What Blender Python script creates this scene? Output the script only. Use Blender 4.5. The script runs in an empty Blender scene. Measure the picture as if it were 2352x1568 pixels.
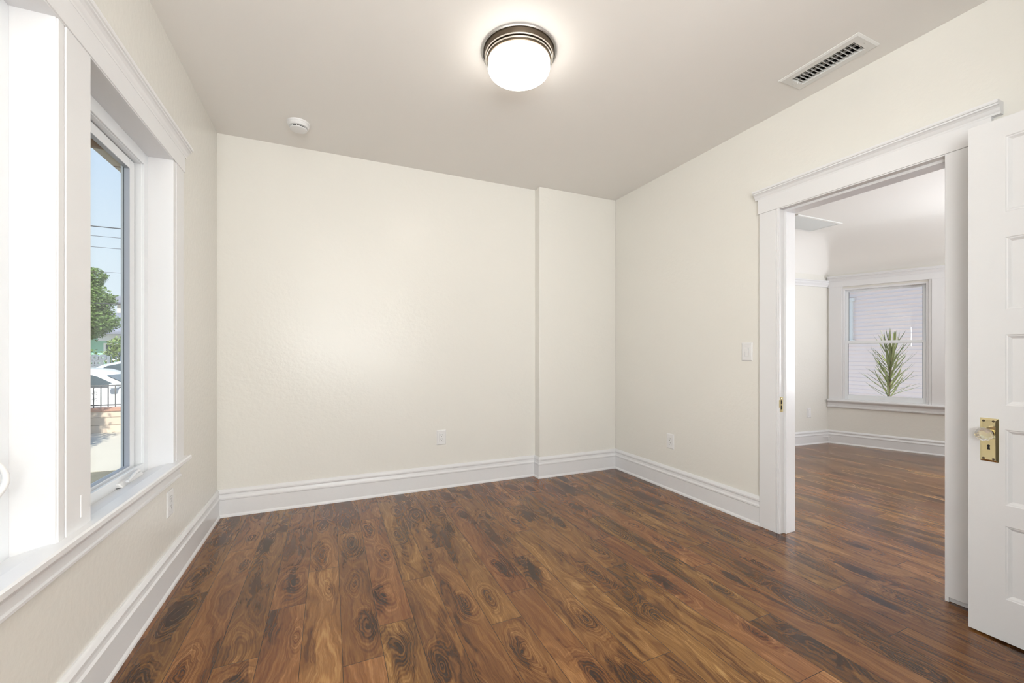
import bpy, bmesh, math, random
from mathutils import Vector, Matrix
random.seed(7)
PI = math.pi
S = bpy.context.scene
C = S.collection

# ------------------------------------------------------------------ camera
XL, XR, YB, YC, XC = -0.7125, 2.591, 3.4316, 3.3398, 1.7423
HC = 2.65
cam = bpy.data.cameras.new('camera')
cam.sensor_width = 36.0
cam.lens = 949.31 / 2352 * 36
cam.shift_y = (812.78 - 784) / 2352
cam.shift_x = -(1178.23 - 1176) / 2352
cam.clip_start = 0.02
cam.clip_end = 200
co = bpy.data.objects.new('camera', cam)
C.objects.link(co)
co.location = (0, 0, 1.127)
co.rotation_euler = (PI / 2, 0, -0.4166)
S.camera = co

# ------------------------------------------------------------------ world, sun, fill lamps, exposure
S.view_settings.view_transform = 'Standard'
S.view_settings.look = 'None'
S.view_settings.gamma = 1
S.view_settings.exposure = 0.93
S.view_settings.use_curve_mapping = False

W = bpy.data.worlds.new('sky')
S.world = W
W.use_nodes = True
nt = W.node_tree
nt.nodes.clear()
wo = nt.nodes.new('ShaderNodeOutputWorld')
bg = nt.nodes.new('ShaderNodeBackground')
tc = nt.nodes.new('ShaderNodeTexCoord')
sp = nt.nodes.new('ShaderNodeSeparateXYZ')
rp = nt.nodes.new('ShaderNodeValToRGB')
nt.links.new(tc.outputs['Generated'], sp.inputs[0])
nt.links.new(sp.outputs['Z'], rp.inputs[0])
nt.links.new(rp.outputs[0], bg.inputs[0])
nt.links.new(bg.outputs[0], wo.inputs[0])
cr = rp.color_ramp
cr.elements[0].position = 0.0
cr.elements[0].color = (0.80, 0.88, 0.96, 1)
cr.elements[1].position = 0.9
cr.elements[1].color = (0.30, 0.48, 0.86, 1)
e = cr.elements.new(0.16); e.color = (0.72, 0.84, 0.95, 1)
e = cr.elements.new(0.42); e.color = (0.52, 0.70, 0.95, 1)
bg.inputs[1].default_value = 0.57

sun = bpy.data.lights.new('sun', 'SUN')
sun.energy = 3.8
sun.angle = math.radians(0.6)
sun.color = (1.0, 0.94, 0.85)
so = bpy.data.objects.new('sun', sun)
C.objects.link(so)
so.rotation_euler = Vector((0.12, -0.68, 0.72)).to_track_quat('Z', 'Y').to_euler()


def area(name, loc, rot, sx, sy, energy, color=(1, 1, 1), portal=False):
    l = bpy.data.lights.new(name, 'AREA')
    l.shape = 'RECTANGLE'
    l.size = sx
    l.size_y = sy
    l.energy = energy
    l.color = color
    if portal:
        l.cycles.is_portal = True
    o = bpy.data.objects.new(name, l)
    C.objects.link(o)
    o.location = loc
    o.rotation_euler = rot
    return o


# fill lamps added at unseen openings behind the camera and in the next room
area('fill_rear', (0.25, -3.26, 1.30), (PI / 2 + 1.05, 0, 0), 2.0, 2.1, 100, (0.975, 0.985, 0.98))
area('fill_rear_side', (XL - 0.22, -1.6, 1.40), (PI / 2 + 0.95, 0, -PI / 2), 2.1, 1.5, 98, (0.975, 0.985, 0.98))
area('fill_next_room', (6.46, 0.15, 1.35), (PI / 2 + 0.45, 0, PI / 2), 2.1, 1.5, 74, (0.92, 0.955, 1.0))
area('portal_side_windows', (-0.90, 1.6, 1.3), (PI / 2, 0, -PI / 2), 1.9, 1.5, 1, portal=True)
LAMP_EMIT = 6.5

# ------------------------------------------------------------------ helpers


def srgb(r, g, b):
    def f(c):
        c /= 255
        return c / 12.92 if c <= 0.04045 else ((c + 0.055) / 1.055) ** 2.4
    return (f(r), f(g), f(b), 1)


def new_mat(name):
    m = bpy.data.materials.new(name)
    m.use_nodes = True
    n = m.node_tree
    n.nodes.clear()
    out = n.nodes.new('ShaderNodeOutputMaterial')
    b = n.nodes.new('ShaderNodeBsdfPrincipled')
    n.links.new(b.outputs[0], out.inputs[0])
    return m, n, b, out


def N(n, t, **k):
    x = n.nodes.new(t)
    for a, v in k.items():
        if a.startswith('i_'):
            key = a[2:]
            x.inputs[int(key) if key.isdigit() else key].default_value = v
        else:
            setattr(x, a, v)
    return x


def MATH(n, op, a, b=None, c=None, clamp=False):
    x = n.nodes.new('ShaderNodeMath')
    x.operation = op
    x.use_clamp = clamp
    for i, v in enumerate((a, b, c)):
        if v is None:
            continue
        if isinstance(v, (int, float)):
            x.inputs[i].default_value = v
        else:
            n.links.new(v, x.inputs[i])
    return x.outputs[0]


def simple(name, col, rough=0.5, metal=0.0, vary=0.05, vscale=6.0, bump=0.0, bscale=80.0, bdist=0.002, spec=0.5, detail=3.0):
    """paint / plastic / metal with a little procedural variation and bump"""
    m, n, b, out = new_mat(name)
    tcn = N(n, 'ShaderNodeTexCoord')
    no = N(n, 'ShaderNodeTexNoise')
    no.inputs['Scale'].default_value = vscale
    no.inputs['Detail'].default_value = 4
    n.links.new(tcn.outputs['Object'], no.inputs['Vector'])
    mx = N(n, 'ShaderNodeMix', data_type='RGBA')
    mx.inputs[6].default_value = tuple(c * (1 - vary) for c in col[:3]) + (1,)
    mx.inputs[7].default_value = tuple(min(1, c * (1 + vary)) for c in col[:3]) + (1,)
    n.links.new(no.outputs['Fac'], mx.inputs[0])
    n.links.new(mx.outputs[2], b.inputs['Base Color'])
    b.inputs['Roughness'].default_value = rough
    b.inputs['Metallic'].default_value = metal
    b.inputs['Specular IOR Level'].default_value = spec
    if bump > 0:
        nb = N(n, 'ShaderNodeTexNoise')
        nb.inputs['Scale'].default_value = bscale
        nb.inputs['Detail'].default_value = detail
        n.links.new(tcn.outputs['Object'], nb.inputs['Vector'])
        bp = N(n, 'ShaderNodeBump')
        bp.inputs['Strength'].default_value = bump
        bp.inputs['Distance'].default_value = bdist
        n.links.new(nb.outputs['Fac'], bp.inputs['Height'])
        n.links.new(bp.outputs[0], b.inputs['Normal'])
    return m


M = {}
M['wall'] = simple('cream_wall_paint', (0.80, 0.784, 0.735, 1), 0.27, vary=0.012, vscale=1.2, bump=0.45, bscale=38, bdist=0.003, spec=0.32)
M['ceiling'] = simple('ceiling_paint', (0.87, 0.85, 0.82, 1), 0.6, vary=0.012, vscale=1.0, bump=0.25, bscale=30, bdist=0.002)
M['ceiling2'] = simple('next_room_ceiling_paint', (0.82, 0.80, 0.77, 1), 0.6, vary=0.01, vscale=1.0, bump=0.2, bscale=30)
M['trim'] = simple('white_trim_paint', (0.79, 0.79, 0.80, 1), 0.28, vary=0.01, vscale=3, bump=0.25, bscale=22, bdist=0.002)
M['door'] = simple('white_door_paint', (0.74, 0.74, 0.745, 1), 0.26, vary=0.01, vscale=3, bump=0.3, bscale=60, bdist=0.0012)
M['vinyl'] = simple('white_vinyl', (0.82, 0.84, 0.86, 1), 0.3, vary=0.01)
M['sash'] = simple('sash_shade_grey', (0.40, 0.43, 0.49, 1), 0.35, vary=0.01)  # shade on the white bead return, painted in as grey-blue
M['gasket'] = simple('dark_gasket', (0.05, 0.055, 0.06, 1), 0.6)
M['plastic'] = simple('white_plastic', (0.80, 0.80, 0.80, 1), 0.3, vary=0.01)
M['dark'] = simple('dark_slot', (0.012, 0.011, 0.01, 1), 0.7)
M['brass'] = simple('polished_brass', (0.84, 0.74, 0.44, 1), 0.10, metal=1, vary=0.03)
M['nickel'] = simple('satin_nickel', (0.55, 0.54, 0.53, 1), 0.32, metal=1, vary=0.02)
M['silver'] = simple('polished_nickel', (0.90, 0.86, 0.80, 1), 0.18, metal=1, vary=0.02)
M['bronze'] = simple('bronze_band', (0.10, 0.075, 0.05, 1), 0.35, metal=0.6, vary=0.05)
M['steel'] = simple('painted_steel', (0.78, 0.78, 0.76, 1), 0.35, vary=0.02)

# lamp glass
m, n, b, out = new_mat('opal_glass_lit')
b.inputs['Base Color'].default_value = (0.9, 0.88, 0.85, 1)
b.inputs['Emission Color'].default_value = (1.0, 0.945, 0.87, 1)
b.inputs['Emission Strength'].default_value = LAMP_EMIT
M['opal'] = m

# window pane glass
m = bpy.data.materials.new('window_glass')
m.use_nodes = True
n = m.node_tree
n.nodes.clear()
out = N(n, 'ShaderNodeOutputMaterial')
tr = N(n, 'ShaderNodeBsdfTransparent')
tr.inputs[0].default_value = (0.97, 0.985, 0.98, 1)
gl = N(n, 'ShaderNodeBsdfGlossy')
gl.inputs['Roughness'].default_value = 0.0
fr = N(n, 'ShaderNodeLayerWeight')
fr.inputs['Blend'].default_value = 0.5
ms = N(n, 'ShaderNodeMixShader')
n.links.new(MATH(n, 'ADD', 0.02, MATH(n, 'MULTIPLY', MATH(n, 'POWER', fr.outputs['Facing'], 5.0), 0.5)), ms.inputs[0])
n.links.new(tr.outputs[0], ms.inputs[1])
n.links.new(gl.outputs[0], ms.inputs[2])
n.links.new(ms.outputs[0], out.inputs[0])
M['pane'] = m

m, n, b, out = new_mat('cut_crystal')
b.inputs['Base Color'].default_value = (1, 1, 1, 1)
b.inputs['Roughness'].default_value = 0.0
b.inputs['IOR'].default_value = 1.5
b.inputs['Transmission Weight'].default_value = 0.85
M['crystal'] = m


def floor_mat():
    m, n, b, out = new_mat('walnut_plank_floor')
    L = n.links
    g = N(n, 'ShaderNodeNewGeometry')
    s = N(n, 'ShaderNodeSeparateXYZ')
    L.new(g.outputs['Position'], s.inputs[0])
    X, Y = s.outputs['X'], s.outputs['Y']
    PW, PL = 0.1425, 1.19
    a = MATH(n, 'DIVIDE', MATH(n, 'SUBTRACT', X, 0.042), PW)
    row = MATH(n, 'FLOOR', a)
    u = MATH(n, 'FRACT', a)
    mod4 = MATH(n, 'FLOORED_MODULO', row, 4.0)
    ramp = N(n, 'ShaderNodeValToRGB')
    ramp.color_ramp.interpolation = 'CONSTANT'
    vals = [0.42, 0.60, 0.90, 0.0]
    el = ramp.color_ramp.elements
    el[0].position = 0.0; el[0].color = (vals[0],) * 3 + (1,)
    el[1].position = 0.25; el[1].color = (vals[1],) * 3 + (1,)
    q = el.new(0.5); q.color = (vals[2],) * 3 + (1,)
    q = el.new(0.75); q.color = (vals[3],) * 3 + (1,)
    L.new(MATH(n, 'DIVIDE', MATH(n, 'ADD', mod4, 0.3), 4.0), ramp.inputs[0])
    bb = MATH(n, 'DIVIDE', MATH(n, 'SUBTRACT', Y, ramp.outputs[0]), PL)
    col = MATH(n, 'FLOOR', bb)
    v = MATH(n, 'FRACT', bb)
    cid = N(n, 'ShaderNodeCombineXYZ')
    L.new(row, cid.inputs[0]); L.new(col, cid.inputs[1])
    wn = N(n, 'ShaderNodeTexWhiteNoise', noise_dimensions='3D')
    L.new(cid.outputs[0], wn.inputs['Vector'])
    rs = N(n, 'ShaderNodeSeparateColor')
    L.new(wn.outputs['Color'], rs.inputs[0])
    r1, r2, r3 = rs.outputs[0], rs.outputs[1], rs.outputs[2]
    lx = MATH(n, 'MULTIPLY', MATH(n, 'SUBTRACT', u, 0.5), PW)
    ly = MATH(n, 'MULTIPLY', v, PL)

    def vec(x, y, z):
        c = N(n, 'ShaderNodeCombineXYZ')
        for i, t in enumerate((x, y, z)):
            if isinstance(t, (int, float)):
                c.inputs[i].default_value = t
            else:
                L.new(t, c.inputs[i])
        return c.outputs[0]

    def noise(vv, scale, detail=2.0, rough=0.5, dist=0.0):
        t = N(n, 'ShaderNodeTexNoise')
        t.inputs['Scale'].default_value = scale
        t.inputs['Detail'].default_value = detail
        t.inputs['Roughness'].default_value = rough
        t.inputs['Distortion'].default_value = dist
        L.new(vv, t.inputs['Vector'])
        return t.outputs['Fac']

    z1 = MATH(n, 'MULTIPLY', r1, 37.0)
    z2 = MATH(n, 'MULTIPLY', r2, 53.0)
    yo = MATH(n, 'ADD', ly, MATH(n, 'MULTIPLY', r3, 20.0))
    # slow waviness of the grain
    wv = noise(vec(MATH(n, 'MULTIPLY', lx, 7.0), MATH(n, 'MULTIPLY', yo, 4.2), z1), 1.0, 3.0, 0.55)
    wx = MATH(n, 'ADD', lx, MATH(n, 'MULTIPLY', MATH(n, 'SUBTRACT', wv, 0.5), 0.075))
    wv2 = noise(vec(MATH(n, 'MULTIPLY', lx, 14.0), MATH(n, 'MULTIPLY', yo, 9.0), MATH(n, 'ADD', z2, 5.0)), 1.0, 3.0, 0.6)
    # one knot per third of a plank
    seg = MATH(n, 'MULTIPLY', v, 3.0)
    sid = MATH(n, 'FLOOR', seg)
    sv_ = MATH(n, 'SUBTRACT', MATH(n, 'FRACT', seg), 0.5)
    cid2 = N(n, 'ShaderNodeCombineXYZ')
    L.new(MATH(n, 'ADD', row, 0.37), cid2.inputs[0]); L.new(MATH(n, 'ADD', col, 7.1), cid2.inputs[1]); L.new(sid, cid2.inputs[2])
    wn2 = N(n, 'ShaderNodeTexWhiteNoise', noise_dimensions='3D')
    L.new(cid2.outputs[0], wn2.inputs['Vector'])
    ks = N(n, 'ShaderNodeSeparateColor')
    L.new(wn2.outputs['Color'], ks.inputs[0])
    k1, k2, k3 = ks.outputs[0], ks.outputs[1], ks.outputs[2]
    kx = MATH(n, 'SUBTRACT', wx, MATH(n, 'MULTIPLY', MATH(n, 'SUBTRACT', k1, 0.5), 0.085))
    ky = MATH(n, 'SUBTRACT', MATH(n, 'MULTIPLY', sv_, PL / 3), MATH(n, 'MULTIPLY', MATH(n, 'SUBTRACT', k2, 0.5), 0.10))
    ky = MATH(n, 'ADD', ky, MATH(n, 'MULTIPLY', MATH(n, 'SUBTRACT', wv2, 0.5), 0.06))
    ksz = MATH(n, 'ADD', 0.012, MATH(n, 'MULTIPLY', k3, 0.024))
    ex = MATH(n, 'DIVIDE', kx, ksz)
    ey = MATH(n, 'DIVIDE', ky, MATH(n, 'MULTIPLY', ksz, 3.0))
    kd = MATH(n, 'SQRT', MATH(n, 'ADD', MATH(n, 'MULTIPLY', ex, ex), MATH(n, 'MULTIPLY', ey, ey)))
    kd = MATH(n, 'ADD', kd, MATH(n, 'MULTIPLY', MATH(n, 'SUBTRACT', wv2, 0.5), 0.9))
    knot = MATH(n, 'SUBTRACT', 1.0, MATH(n, 'DIVIDE', kd, 2.1), clamp=True)
    knot = MATH(n, 'MULTIPLY', knot, MATH(n, 'GREATER_THAN', MATH(n, 'ADD', k1, k3), 0.88))
    # height field whose contours are the growth rings
    f1 = noise(vec(MATH(n, 'MULTIPLY', wx, 8.0), MATH(n, 'MULTIPLY', yo, 1.3), z2), 1.0, 1.0, 0.4, 0.25)
    fld = MATH(n, 'ADD', f1, MATH(n, 'MULTIPLY', knot, 0.30))
    rings = MATH(n, 'ADD', MATH(n, 'MULTIPLY', MATH(n, 'SINE', MATH(n, 'MULTIPLY', fld, 165.0)), 0.5), 0.5)
    rings2 = MATH(n, 'ADD', MATH(n, 'MULTIPLY', MATH(n, 'SINE', MATH(n, 'ADD', MATH(n, 'MULTIPLY', fld, 58.0), z1)), 0.5), 0.5)
    fine = noise(vec(MATH(n, 'MULTIPLY', wx, 230.0), MATH(n, 'MULTIPLY', yo, 7.0), z1), 1.0, 4.0, 0.62)
    pores = noise(vec(MATH(n, 'MULTIPLY', wx, 520.0), MATH(n, 'MULTIPLY', yo, 40.0), z2), 1.0, 2.0, 0.6)
    # heartwood: follows the same contours, ragged edge, present on some planks
    hw = noise(vec(MATH(n, 'MULTIPLY', wx, 15.0), MATH(n, 'MULTIPLY', yo, 2.1), MATH(n, 'ADD', z1, 11.0)), 1.0, 2.0, 0.45, 0.2)
    hf = MATH(n, 'ADD', MATH(n, 'ADD', MATH(n, 'MULTIPLY', hw, 0.75), MATH(n, 'MULTIPLY', knot, 0.16)), MATH(n, 'ADD', MATH(n, 'MULTIPLY', wv2, 0.22), MATH(n, 'MULTIPLY', MATH(n, 'SUBTRACT', r2, 0.5), 0.10)))
    hwr = N(n, 'ShaderNodeMapRange', interpolation_type='SMOOTHSTEP')
    hwr.inputs[1].default_value = 0.53
    hwr.inputs[2].default_value = 0.585
    L.new(hf, hwr.inputs[0])
    heart = hwr.outputs[0]
    # halo of the knots and their dark eye
    kring = N(n, 'ShaderNodeMapRange', interpolation_type='SMOOTHSTEP')
    kring.inputs[1].default_value = 0.42
    kring.inputs[2].default_value = 0.60
    L.new(knot, kring.inputs[0])
    keye = N(n, 'ShaderNodeMapRange', interpolation_type='SMOOTHSTEP')
    keye.inputs[1].default_value = 0.86
    keye.inputs[2].default_value = 0.97
    L.new(knot, keye.inputs[0])
    # value 0 dark .. 1 light
    val = MATH(n, 'ADD', 0.63, MATH(n, 'MULTIPLY', MATH(n, 'SUBTRACT', f1, 0.5), 0.75))
    amp = MATH(n, 'ADD', MATH(n, 'ADD', 0.09, MATH(n, 'MULTIPLY', heart, 0.10)), MATH(n, 'MULTIPLY', knot, 0.22))
    val = MATH(n, 'ADD', val, MATH(n, 'MULTIPLY', MATH(n, 'SUBTRACT', rings, 0.5), amp))
    val = MATH(n, 'ADD', val, MATH(n, 'MULTIPLY', MATH(n, 'SUBTRACT', rings2, 0.5), MATH(n, 'ADD', 0.14, MATH(n, 'MULTIPLY', knot, 0.12))))
    val = MATH(n, 'ADD', val, MATH(n, 'MULTIPLY', MATH(n, 'SUBTRACT', fine, 0.5), 0.60))
    val = MATH(n, 'ADD', val, MATH(n, 'MULTIPLY', MATH(n, 'SUBTRACT', r3, 0.5), 0.16))
    val = MATH(n, 'SUBTRACT', val, MATH(n, 'MULTIPLY', heart, 0.20))
    val = MATH(n, 'SUBTRACT', val, MATH(n, 'MULTIPLY', kring.outputs[0], MATH(n, 'MULTIPLY', k2, 0.26)))
    val = MATH(n, 'SUBTRACT', val, MATH(n, 'MULTIPLY', keye.outputs[0], 0.25))
    val = MATH(n, 'ADD', val, MATH(n, 'MULTIPLY', MATH(n, 'SUBTRACT', pores, 0.5), 0.14))
    cr = N(n, 'ShaderNodeValToRGB')
    el = cr.color_ramp.elements
    el[0].position = 0.0; el[0].color = srgb(40, 22, 10)
    el[1].position = 1.0; el[1].color = srgb(172, 132, 86)
    for p, c in ((0.22, (66, 38, 18)), (0.42, (93, 59, 31)), (0.60, (116, 78, 44)), (0.8, (138, 99, 59))):
        q = el.new(p); q.color = srgb(*c)
    L.new(val, cr.inputs[0])
    # seams
    du = MATH(n, 'MULTIPLY', MATH(n, 'MINIMUM', u, MATH(n, 'SUBTRACT', 1.0, u)), PW)
    dv = MATH(n, 'MULTIPLY', MATH(n, 'MINIMUM', v, MATH(n, 'SUBTRACT', 1.0, v)), PL)
    dd = MATH(n, 'MINIMUM', du, dv)
    sm = N(n, 'ShaderNodeMapRange')
    sm.inputs[1].default_value = 0.0005
    sm.inputs[2].default_value = 0.0014
    L.new(dd, sm.inputs[0])
    mx = N(n, 'ShaderNodeMix', data_type='RGBA')
    mx.inputs[6].default_value = srgb(38, 22, 12)
    L.new(sm.outputs[0], mx.inputs[0])
    L.new(cr.outputs[0], mx.inputs[7])
    hs = N(n, 'ShaderNodeHueSaturation')
    hs.inputs['Saturation'].default_value = 1.06
    L.new(MATH(n, 'ADD', 0.94, MATH(n, 'MULTIPLY', r1, 0.14)), hs.inputs['Value'])
    L.new(MATH(n, 'ADD', 0.49, MATH(n, 'MULTIPLY', r2, 0.015)), hs.inputs['Hue'])
    L.new(mx.outputs[2], hs.inputs['Color'])
    L.new(hs.outputs[0], b.inputs['Base Color'])
    L.new(MATH(n, 'ADD', 0.20, MATH(n, 'MULTIPLY', f1, 0.06)), b.inputs['Roughness'])
    b.inputs['Specular IOR Level'].default_value = 0.42
    b.inputs['Coat Weight'].default_value = 0.15
    b.inputs['Coat Roughness'].default_value = 0.16
    hgt = MATH(n, 'ADD', MATH(n, 'MULTIPLY', sm.outputs[0], 1.0), MATH(n, 'MULTIPLY', fine, 0.02))
    bp = N(n, 'ShaderNodeBump')
    bp.inputs['Strength'].default_value = 0.35
    bp.inputs['Distance'].default_value = 0.0012
    L.new(hgt, bp.inputs['Height'])
    L.new(bp.outputs[0], b.inputs['Normal'])
    return m


M['floor'] = floor_mat()


def link(name, bm, mat, parent=None, smooth=False, bevel=0.0, mats=None):
    bmesh.ops.remove_doubles(bm, verts=bm.verts, dist=1e-6)
    bmesh.ops.recalc_face_normals(bm, faces=bm.faces)
    me = bpy.data.meshes.new(name)
    bm.to_mesh(me)
    bm.free()
    if smooth:
        for p in me.polygons:
            p.use_smooth = True
        if smooth != 'all':
            try:
                me.set_sharp_from_angle(angle=math.radians(smooth if smooth is not True else 35))
            except Exception:
                pass
    o = bpy.data.objects.new(name, me)
    C.objects.link(o)
    for mm in (mats or [mat]):
        me.materials.append(mm)
    if parent:
        o.parent = parent
    if bevel > 0:
        md = o.modifiers.new('bevel', 'BEVEL')
        md.width = bevel
        md.segments = 2
        md.limit_method = 'ANGLE'
        md.angle_limit = math.radians(40)
    return o


def empty(name, loc=(0, 0, 0), label=None, cat=None, group=None, kind=None, rot=None):
    o = bpy.data.objects.new(name, None)
    C.objects.link(o)
    o.location = loc
    if rot:
        o.rotation_euler = rot
    tag(o, label, cat, group, kind)
    return o


def tag(o, label=None, cat=None, group=None, kind=None):
    if label: o['label'] = label
    if cat: o['category'] = cat
    if group: o['group'] = group
    if kind: o['kind'] = kind
    return o


def box(bm, x0, x1, y0, y1, z0, z1, mi=0):
    vs = [bm.verts.new((x, y, z)) for x in (x0, x1) for y in (y0, y1) for z in (z0, z1)]
    for f in ((0, 1, 3, 2), (4, 6, 7, 5), (0, 4, 5, 1), (2, 3, 7, 6), (0, 2, 6, 4), (1, 5, 7, 3)):
        fc = bm.faces.new([vs[i] for i in f])
        fc.material_index = mi
    return vs


def boxes(name, bl, mat, parent=None, bevel=0.0, M4=None):
    bm = bmesh.new()
    for b_ in bl:
        box(bm, *b_)
    if M4 is not None:
        bmesh.ops.transform(bm, matrix=M4, verts=bm.verts)
    return link_raw(name, bm, mat, parent, bevel)


def link_raw(name, bm, mat, parent=None, bevel=0.0):
    bmesh.ops.recalc_face_normals(bm, faces=bm.faces)
    me = bpy.data.meshes.new(name)
    bm.to_mesh(me)
    bm.free()
    me.materials.append(mat)
    o = bpy.data.objects.new(name, me)
    C.objects.link(o)
    if parent:
        o.parent = parent
    if bevel > 0:
        md = o.modifiers.new('bevel', 'BEVEL')
        md.width = bevel
        md.segments = 2
        md.limit_method = 'ANGLE'
    return o


def cells(name, xs, ys, zs, holes, mat, M4=None, parent=None):
    """solid grid of cells with box holes; only the outer surface is made. holes: (x0,x1,y0,y1,z0,z1)"""
    bm = bmesh.new()
    nx, ny, nz = len(xs) - 1, len(ys) - 1, len(zs) - 1

    def solid(i, j, k):
        if not (0 <= i < nx and 0 <= j < ny and 0 <= k < nz):
            return False
        c = ((xs[i] + xs[i + 1]) / 2, (ys[j] + ys[j + 1]) / 2, (zs[k] + zs[k + 1]) / 2)
        for h in holes:
            if h[0] < c[0] < h[1] and h[2] < c[1] < h[3] and h[4] < c[2] < h[5]:
                return False
        return True
    vd = {}

    def V(i, j, k):
        if (i, j, k) not in vd:
            vd[(i, j, k)] = bm.verts.new((xs[i], ys[j], zs[k]))
        return vd[(i, j, k)]
    for i in range(nx):
        for j in range(ny):
            for k in range(nz):
                if not solid(i, j, k):
                    continue
                if not solid(i - 1, j, k): bm.faces.new((V(i, j, k), V(i, j, k + 1), V(i, j + 1, k + 1), V(i, j + 1, k)))
                if not solid(i + 1, j, k): bm.faces.new((V(i + 1, j, k), V(i + 1, j + 1, k), V(i + 1, j + 1, k + 1), V(i + 1, j, k + 1)))
                if not solid(i, j - 1, k): bm.faces.new((V(i, j, k), V(i + 1, j, k), V(i + 1, j, k + 1), V(i, j, k + 1)))
                if not solid(i, j + 1, k): bm.faces.new((V(i, j + 1, k), V(i, j + 1, k + 1), V(i + 1, j + 1, k + 1), V(i + 1, j + 1, k)))
                if not solid(i, j, k - 1): bm.faces.new((V(i, j, k), V(i, j + 1, k), V(i + 1, j + 1, k), V(i + 1, j, k)))
                if not solid(i, j, k + 1): bm.faces.new((V(i, j, k + 1), V(i + 1, j, k + 1), V(i + 1, j + 1, k + 1), V(i, j + 1, k + 1)))
    if M4 is not None:
        bmesh.ops.transform(bm, matrix=M4, verts=bm.verts)
    return link(name, bm, mat, parent)


def sweep(bm, path, prof, side=1, cap=True):
    """path: list of (x,y) on the wall face; prof: list of (offset, z); offset goes to the left of travel * side; mitred corners"""
    P = [Vector(p) for p in path]
    ns = []
    for a_, b_ in zip(P[:-1], P[1:]):
        d = (b_ - a_).normalized()
        ns.append(Vector((-d.y, d.x)) * side)
    rings = []
    for i, p in enumerate(P):
        if i == 0: mdir = ns[0]
        elif i == len(P) - 1: mdir = ns[-1]
        else:
            s_ = ns[i - 1] + ns[i]
            mdir = s_ / (1 + ns[i - 1].dot(ns[i]))
        rings.append([bm.verts.new((p.x + mdir.x * o, p.y + mdir.y * o, z)) for o, z in prof])
    k = len(prof)
    for r0, r1 in zip(rings[:-1], rings[1:]):
        for j in range(k):
            bm.faces.new((r0[j], r0[(j + 1) % k], r1[(j + 1) % k], r1[j]))
    if cap:
        bm.faces.new(rings[0])
        bm.faces.new(rings[-1])


def swept(name, path, prof, mat, side=1, parent=None, smooth=False):
    bm = bmesh.new()
    sweep(bm, path, prof, side)
    return link(name, bm, mat, parent, smooth=smooth)


def lathe(bm, prof, cx=0, cy=0, seg=64, z0=0, mi=0):
    rings = []
    for r, z in prof:
        if r < 1e-6:
            rings.append([bm.verts.new((cx, cy, z + z0))])
        else:
            rings.append([bm.verts.new((cx + r * math.cos(2 * PI * i / seg), cy + r * math.sin(2 * PI * i / seg), z + z0)) for i in range(seg)])
    for a_, b_ in zip(rings[:-1], rings[1:]):
        for i in range(seg):
            j = (i + 1) % seg
            if len(a_) == 1 and len(b_) == 1: continue
            if len(a_) == 1: f = bm.faces.new((a_[0], b_[i], b_[j]))
            elif len(b_) == 1: f = bm.faces.new((a_[i], a_[j], b_[0]))
            else: f = bm.faces.new((a_[i], a_[j], b_[j], b_[i]))
            f.material_index = mi


def tube(bm, pts, r, seg=8, r2=None):
    pts = [Vector(p) for p in pts]
    rings = []
    n_ = len(pts)
    d_all = (pts[-1] - pts[0]).normalized()
    up = Vector((0, 0, 1)) if abs(d_all.z) < 0.7 else Vector((1, 0, 0))
    for i, p in enumerate(pts):
        d = (pts[min(i + 1, n_ - 1)] - pts[max(i - 1, 0)]).normalized()
        a_ = d.cross(up if abs(d.dot(up)) < 0.995 else Vector((0, 1, 0))).normalized()
        b_ = d.cross(a_).normalized()
        rr = r if r2 is None else r + (r2 - r) * i / (n_ - 1)
        rings.append([bm.verts.new(p + (a_ * math.cos(2 * PI * k / seg) + b_ * math.sin(2 * PI * k / seg)) * rr) for k in range(seg)])
    for r0, r1 in zip(rings[:-1], rings[1:]):
        for k in range(seg):
            bm.faces.new((r0[k], r0[(k + 1) % seg], r1[(k + 1) % seg], r1[k]))
    bm.faces.new(rings[0])
    bm.faces.new(rings[-1])


def rect_frame(bm, axis, a0, a1, y0, y1, z0, z1, t, tb=None, tt=None):
    """picture frame in the plane across `axis` ('x'): four boxes"""
    tb = t if tb is None else tb
    tt = t if tt is None else tt
    box(bm, a0, a1, y0, y0 + t, z0, z1)
    box(bm, a0, a1, y1 - t, y1, z0, z1)
    box(bm, a0, a1, y0 + t, y1 - t, z0, z0 + tb)
    box(bm, a0, a1, y0 + t, y1 - t, z1 - tt, z1)


# ================================================================== SETTING: near room
st = dict(kind='structure')
YN = -3.2          # wall behind the camera
WT = 0.16
# room 2 frame
CR = Vector((5.81, 3.20))
dW = Vector((0.394, -0.93)).normalized()
nIn = Vector((-0.9208, -0.3901))            # towards the room
dL = Vector((-0.607, 0.052)).normalized()
X2 = 2.6995        # face of the dividing wall in the next room
EE = CR + dW * 1.55
XE = EE.x
HC2 = 2.58

# floor
bm = bmesh.new()
box(bm, XL - 0.02, XE + 0.3, YN - 0.05, 3.55, -0.12, 0.0)
tag(link('floor', bm, M['floor']), **st)

# ceiling with an opening for the register duct
VX0, VX1, VY0, VY1 = 2.325, 2.435, 1.165, 1.472
ce = cells('ceiling', [XL - WT, VX0, VX1, XR + 0.05], [YN - WT, VY0, VY1, YB + 0.12], [HC, HC + 0.12], [(VX0, VX1, VY0, VY1, 0, 9)], M['ceiling'])
tag(ce, **st)

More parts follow.
